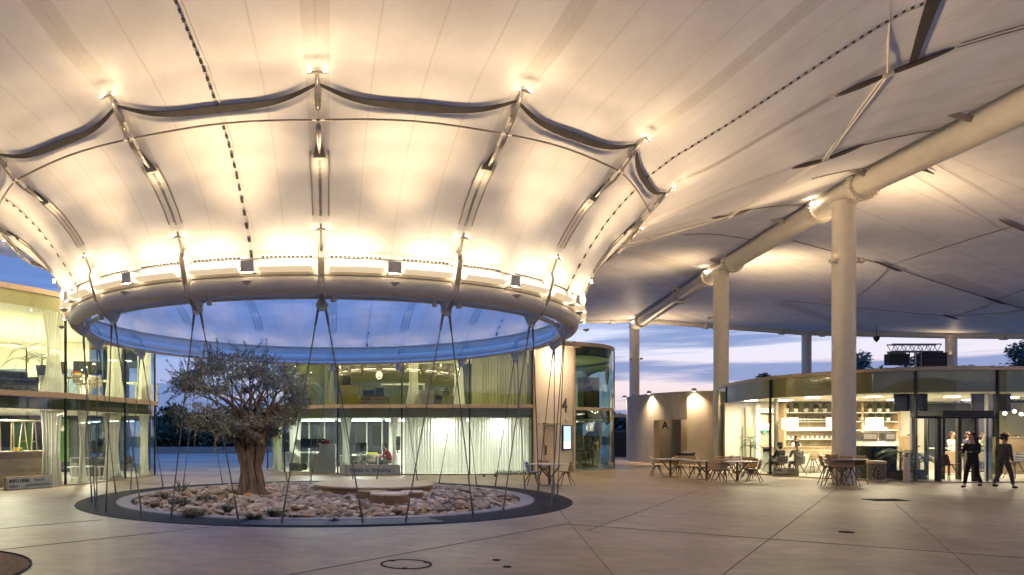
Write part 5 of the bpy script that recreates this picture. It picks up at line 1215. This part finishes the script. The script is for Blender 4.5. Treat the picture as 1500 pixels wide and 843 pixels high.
# stools at the bar
for x, lab in ((1190,'light oak stool at the bar, left one beside the seated pair'),(1209,'light oak stool at the bar, nearer the column')): chair('ply_lt', x, None, pi, lab, 'oak stools at the bar', hs=.64, d=30.2, z=.03)
chair('shell_grey', 1143, None, pi, 'grey chair under the seated person in black', 'grey chairs inside the bar', d=29.3, z=.03); chair('shell_grey', 1168, None, pi+.1, 'grey chair under the seated person in grey', 'grey chairs inside the bar', d=29.0, z=.03)
chair('shell_grey', 1127, None, -pi/2+.2, 'dark chair seen side-on just behind the left bar mullion', 'grey chairs inside the bar', d=30.2, z=.03); chair('shell_grey', 1487, None, -pi/2, 'grey stool inside beside the wooden booth', 'grey chairs inside the bar', hs=.64, d=26.6, z=.03)
chair('ply_lt', 1448, None, pi/2, 'light stool inside right of the door opening', 'grey chairs inside the bar', hs=.64, d=26.8, z=.03)
chair('wood_dark', 1390, 706.5, .2, 'dark wooden stool standing at the entrance threshold', 'entrance stool', hs=.64)
for x0, x1, y, d, lab in ((1318,1344,640,30.4,'plywood booth wall left of the entrance'),(1378,1408,663,30.6,'low plywood panel seen through the open doorway'),(1450,1520,642,29.6,'long plywood booth wall at the right edge')):
    a, b = px(x0,None,d,0), px(x1,None,d,0); z = 1.7+(YH-y)/F*d; t = thing('booth_partition', lab, 'partition', ((a.x+b.x)/2,d,0.03)); MB().box((0,0,z/2),(b.x-a.x,.08,z)).build('panel', 'wood', t); MB().box((0,0,z),(b.x-a.x+.02,.11,.03)).build('cap', 'wood_pale', t)
tb = desk('white high table behind the door opening', px(1402,None,29.2,.03), 0, 2.2, .7, 1.1)
# ================================================================== people
M['skin'] = mat('skin', (.50,.29,.19), .55); M['hair'] = mat('dark_hair', (.025,.017,.012), .7); M['hair_b'] = mat('brown_hair', (.12,.07,.035), .7)
M['cl_black'] = mat('black_cloth', (.015,.015,.017), .85); M['cl_grey'] = mat('grey_knit', (.33,.31,.27), .95, 0, .15, 30); M['cl_dk'] = mat('charcoal_cloth', (.085,.08,.07), .9); M['cl_white'] = mat('white_cloth', (.62,.60,.56), .9); M['cl_navy'] = mat('navy_cloth', (.04,.045,.07), .9)
def skin(name, V_, E_, m_, parent, sub=2):
    me = bpy.data.meshes.new(name); me.from_pydata([v[0] for v in V_], E_, []); me.materials.append(M[m_])
    o = bpy.data.objects.new(name, me); COL.objects.link(o); o.parent = parent
    md = o.modifiers.new('skin', 'SKIN'); md.use_smooth_shade = True
    for i, v in enumerate(V_): r = v[1]; me.skin_vertices[0].data[i].radius = r if isinstance(r, tuple) else (r, r); me.skin_vertices[0].data[i].use_root = (i == 0)
    ms = o.modifiers.new('sub', 'SUBSURF'); ms.levels = sub-1; ms.render_levels = sub
    return o
def person(label, loc, rz, pose='stand', top='cl_black', legs='cl_black', hair='hair', long=False, H=1.7, lean=0, arms='down', skip_legs=False):
    t = thing('person', label, 'person', loc, rz); k = H/1.7
    if pose == 'sit': pv = V((0,.05,.52)); kn = [V((s_*.12,-.38,.50)) for s_ in (-1,1)]; an = [V((s_*.13,-.40,.09)) for s_ in (-1,1)]
    elif pose == 'walk': pv = V((0,0,.93)); kn = [V((-.09,-.16,.52)), V((.09,.03,.50))]; an = [V((-.09,-.24,.10)), V((.09,.26,.15))]
    else: pv = V((0,0,.93)); kn = [V((s_*.10,-.02,.50)) for s_ in (-1,1)]; an = [V((s_*.11,.02,.09)) for s_ in (-1,1)]
    up = V((0,-lean,1)).normalized(); waist = pv+up*.16; chest = pv+up*.36; neck = pv+up*.52; head = neck+up*.10+V((0,-.02-.3*lean*.2,0)); hc = head+V((0,-.015,.10))
    sh_ = [neck+V((s_*.18,0,-.05)) for s_ in (-1,1)]
    if arms == 'down': el = [p+V((s_*.05,.02,-.29)) for s_, p in zip((-1,1), sh_)]; wr = [p+V((s_*.0,-.08,-.25)) for s_, p in zip((-1,1), el)]
    elif arms == 'fwd': el = [p+V((s_*.05,-.08,-.26)) for s_, p in zip((-1,1), sh_)]; wr = [p+V((-s_*.10,-.24,.03)) for s_, p in zip((-1,1), el)]
    else: el = [p+V((s_*.06,-.18,-.20)) for s_, p in zip((-1,1), sh_)]; wr = [p+V((-s_*.06,-.20,.02)) for s_, p in zip((-1,1), el)]
    hip = [pv+V((s_*.09,0,-.04)) for s_ in (-1,1)]; toe = [a+V((0,-.15,-.05)) for a in an]
    Vb = [(pv,.09),(waist,.075),(chest,.10),(neck-up*.03,.06),(head-up*.02,.055),(hc-V((0,.0,.05)),(.072,.078)),(hc+V((0,0,.03)),(.085,.095)),(hc+V((0,.01,.10)),(.055,.06))]
    Eb = [(i,i+1) for i in range(7)]
    def chain(root, pts):
        i0 = root
        for p, r in pts: Vb.append((p, r)); Eb.append((i0, len(Vb)-1)); i0 = len(Vb)-1
    for i in (0,1): chain(2, [(sh_[i],.05),(el[i],.038),(wr[i],.026)])
    for i in (0,1): chain(0, [(hip[i],.08),(kn[i],.052),(an[i],.036),(toe[i],.03)])
    Vb.append((hc+V((0,-.115,-.005)),(.012,.016))); Eb.append((6,len(Vb)-1))   # nose
    b = skin('body', [(tuple(p*k), tuple(x*k for x in r) if isinstance(r, tuple) else r*k) for p, r in Vb], Eb, 'skin', t)
    # hands: palm and five bent fingers
    for i, s_ in ((0,-1),(1,1)):
        d = (wr[i]-el[i]).normalized(); sdv = d.cross(V((0,0,1))).normalized(); nz_ = sdv.cross(d); hv = [(wr[i],.024),(wr[i]+d*.05,(.038,.016)),(wr[i]+d*.09,(.036,.014))]; he = [(0,1),(1,2)]
        for f_, ln in enumerate((.062,.072,.068,.052)):
            b0 = wr[i]+d*.09+sdv*(-.027+.018*f_); a0 = len(hv); hv += [(b0,.009),(b0+d*ln*.6-nz_*.008,.008),(b0+d*ln-nz_*.03,.007)]; he += [(2,a0),(a0,a0+1),(a0+1,a0+2)]
        a0 = len(hv); hv += [(wr[i]+d*.035-sdv*.035*s_-nz_*.01,.011),(wr[i]+d*.075-sdv*.05*s_-nz_*.02,.009)]; he += [(1,a0),(a0,a0+1)]
        skin('hand', [(tuple(p*k), r) for p, r in hv], he, 'skin', t, 1)
    # clothing
    Vt = [(pv-up*.06,(.175,.14)),(pv+up*.05,(.165,.13)),(waist+up*.04,(.15,.115)),(chest,(.165,.12)),(neck-up*.05,(.10,.08)),(neck+up*.005,.062)]; Et = [(0,1),(1,2),(2,3),(3,4),(4,5)]
    for i in (0,1): a0 = len(Vt); Vt += [(sh_[i],.068),(el[i],.052),(wr[i]-(wr[i]-el[i]).normalized()*.02,.038)]; Et += [(3,a0),(a0,a0+1),(a0+1,a0+2)]
    skin('top', [(tuple(p*k), r) for p, r in Vt], Et, top, t)
    Vl = [(pv+up*.12,(.13,.10)),(pv,(.15,.125))]; El = [(0,1)]
    for i in (0,1): a0 = len(Vl); Vl += [(hip[i],.095),(kn[i],.068),(an[i]+V((0,0,.02)),.050)]; El += [(1,a0),(a0,a0+1),(a0+1,a0+2)]
    skin('trousers', [(tuple(p*k), r) for p, r in Vl], El, legs, t)
    for i in (0,1): skin('shoe', [(tuple((an[i]+V((0,.03,-.05)))*k),.04),(tuple((an[i]+V((0,-.07,-.055)))*k),.042),(tuple((toe[i]+V((0,-.02,-.01)))*k),.032)], [(0,1),(1,2)], 'black', t, 1)
    hv = [(hc+V((0,.04,.02)),(.088,.085)),(hc+V((0,.03,.085)),(.082,.085)),(hc+V((0,.0,.125)),(.05,.055)),(hc+V((0,.07,-.04)),(.07,.05))]; he = [(0,1),(1,2),(0,3)]
    if long: hv += [(hc+V((0,.09,-.16)),(.09,.05))]; he += [(3,4)]
    skin('hair', [(tuple(p*k), r) for p, r in hv], he, hair, t)
    mb = MB()
    for s_ in (-1,1): c = (hc+V((s_*.032,-.088,.015)))*k; mb.lathe([(0,-.008),(.010,0),(0,.008)], tuple(c), 8)
    mb.build('eyes', 'black', t); mb = MB(); mb.beam((hc+V((-.022,-.092,-.055)))*k, (hc+V((.022,-.092,-.055)))*k, .008, .01); mb.build('mouth', 'red', t)
    return t
p = gp(1425, 715); person('person in dark clothes walking past the entrance, arms held forward', (p.x,p.y,0), R(-70), 'walk', 'cl_black', 'cl_black', 'hair', False, 1.68, .05, 'fwd')
p = gp(1470, 716); person('person in charcoal clothes walking near the right edge with arms hanging down', (p.x,p.y,0), R(95), 'walk', 'cl_dk', 'cl_dk', 'hair', False, 1.66, .04, 'down')
q = px(1143,None,29.3,.03); person('seated person in black with long dark hair at the bar glass, seen from behind', q, pi+.25, 'sit', 'cl_black', 'cl_black', 'hair', True, 1.68, .10, 'fwd')
q = px(1168,None,29.0,.03); person('seated person in a grey sweater beside the one in black, seen from behind', q, pi-.15, 'sit', 'cl_grey', 'cl_dk', 'hair', False, 1.75, .12, 'fwd')
q = px(1165,None,31.8,.03); person('bartender in white behind the bar between the seated heads', q, .3, 'stand', 'cl_white', 'cl_dk', 'hair', False, 1.55, .1, 'fwd')
q = px(571,None,31.0,.03); person('person in a dark red sweater bent over a desk in the workshop', q, R(-70), 'sit', 'red', 'cl_dk', 'hair', False, 1.70, .45, 'fwd')
for x, d, tp, hr, H, lab in ((1394,31.4,'cl_white','hair_b',1.72,'person in a white shirt at the table, seen left in the doorway'),(1417,31.3,'cl_navy','hair_b',1.72,'person in navy at the table, hand near the face, middle of the doorway'),(1439,31.4,'cl_grey','hair_b',1.68,'bearded-looking person in grey left of the inner post'),
    (1473,31.0,'cl_dk','hair_b',1.70,'person in dark jacket above the booth wall beside the hanging display'),(1489,31.2,'cl_black','hair_b',1.58,'light-haired person in black lowest above the booth wall at the right'),(1332,31.4,'cl_black','hair_b',1.62,'person in black bent behind the left booth wall')):
    person(lab, px(x,None,d,.03), random.uniform(-.3,.3), 'stand', tp, 'cl_dk', hr, False, H, .05, 'up')
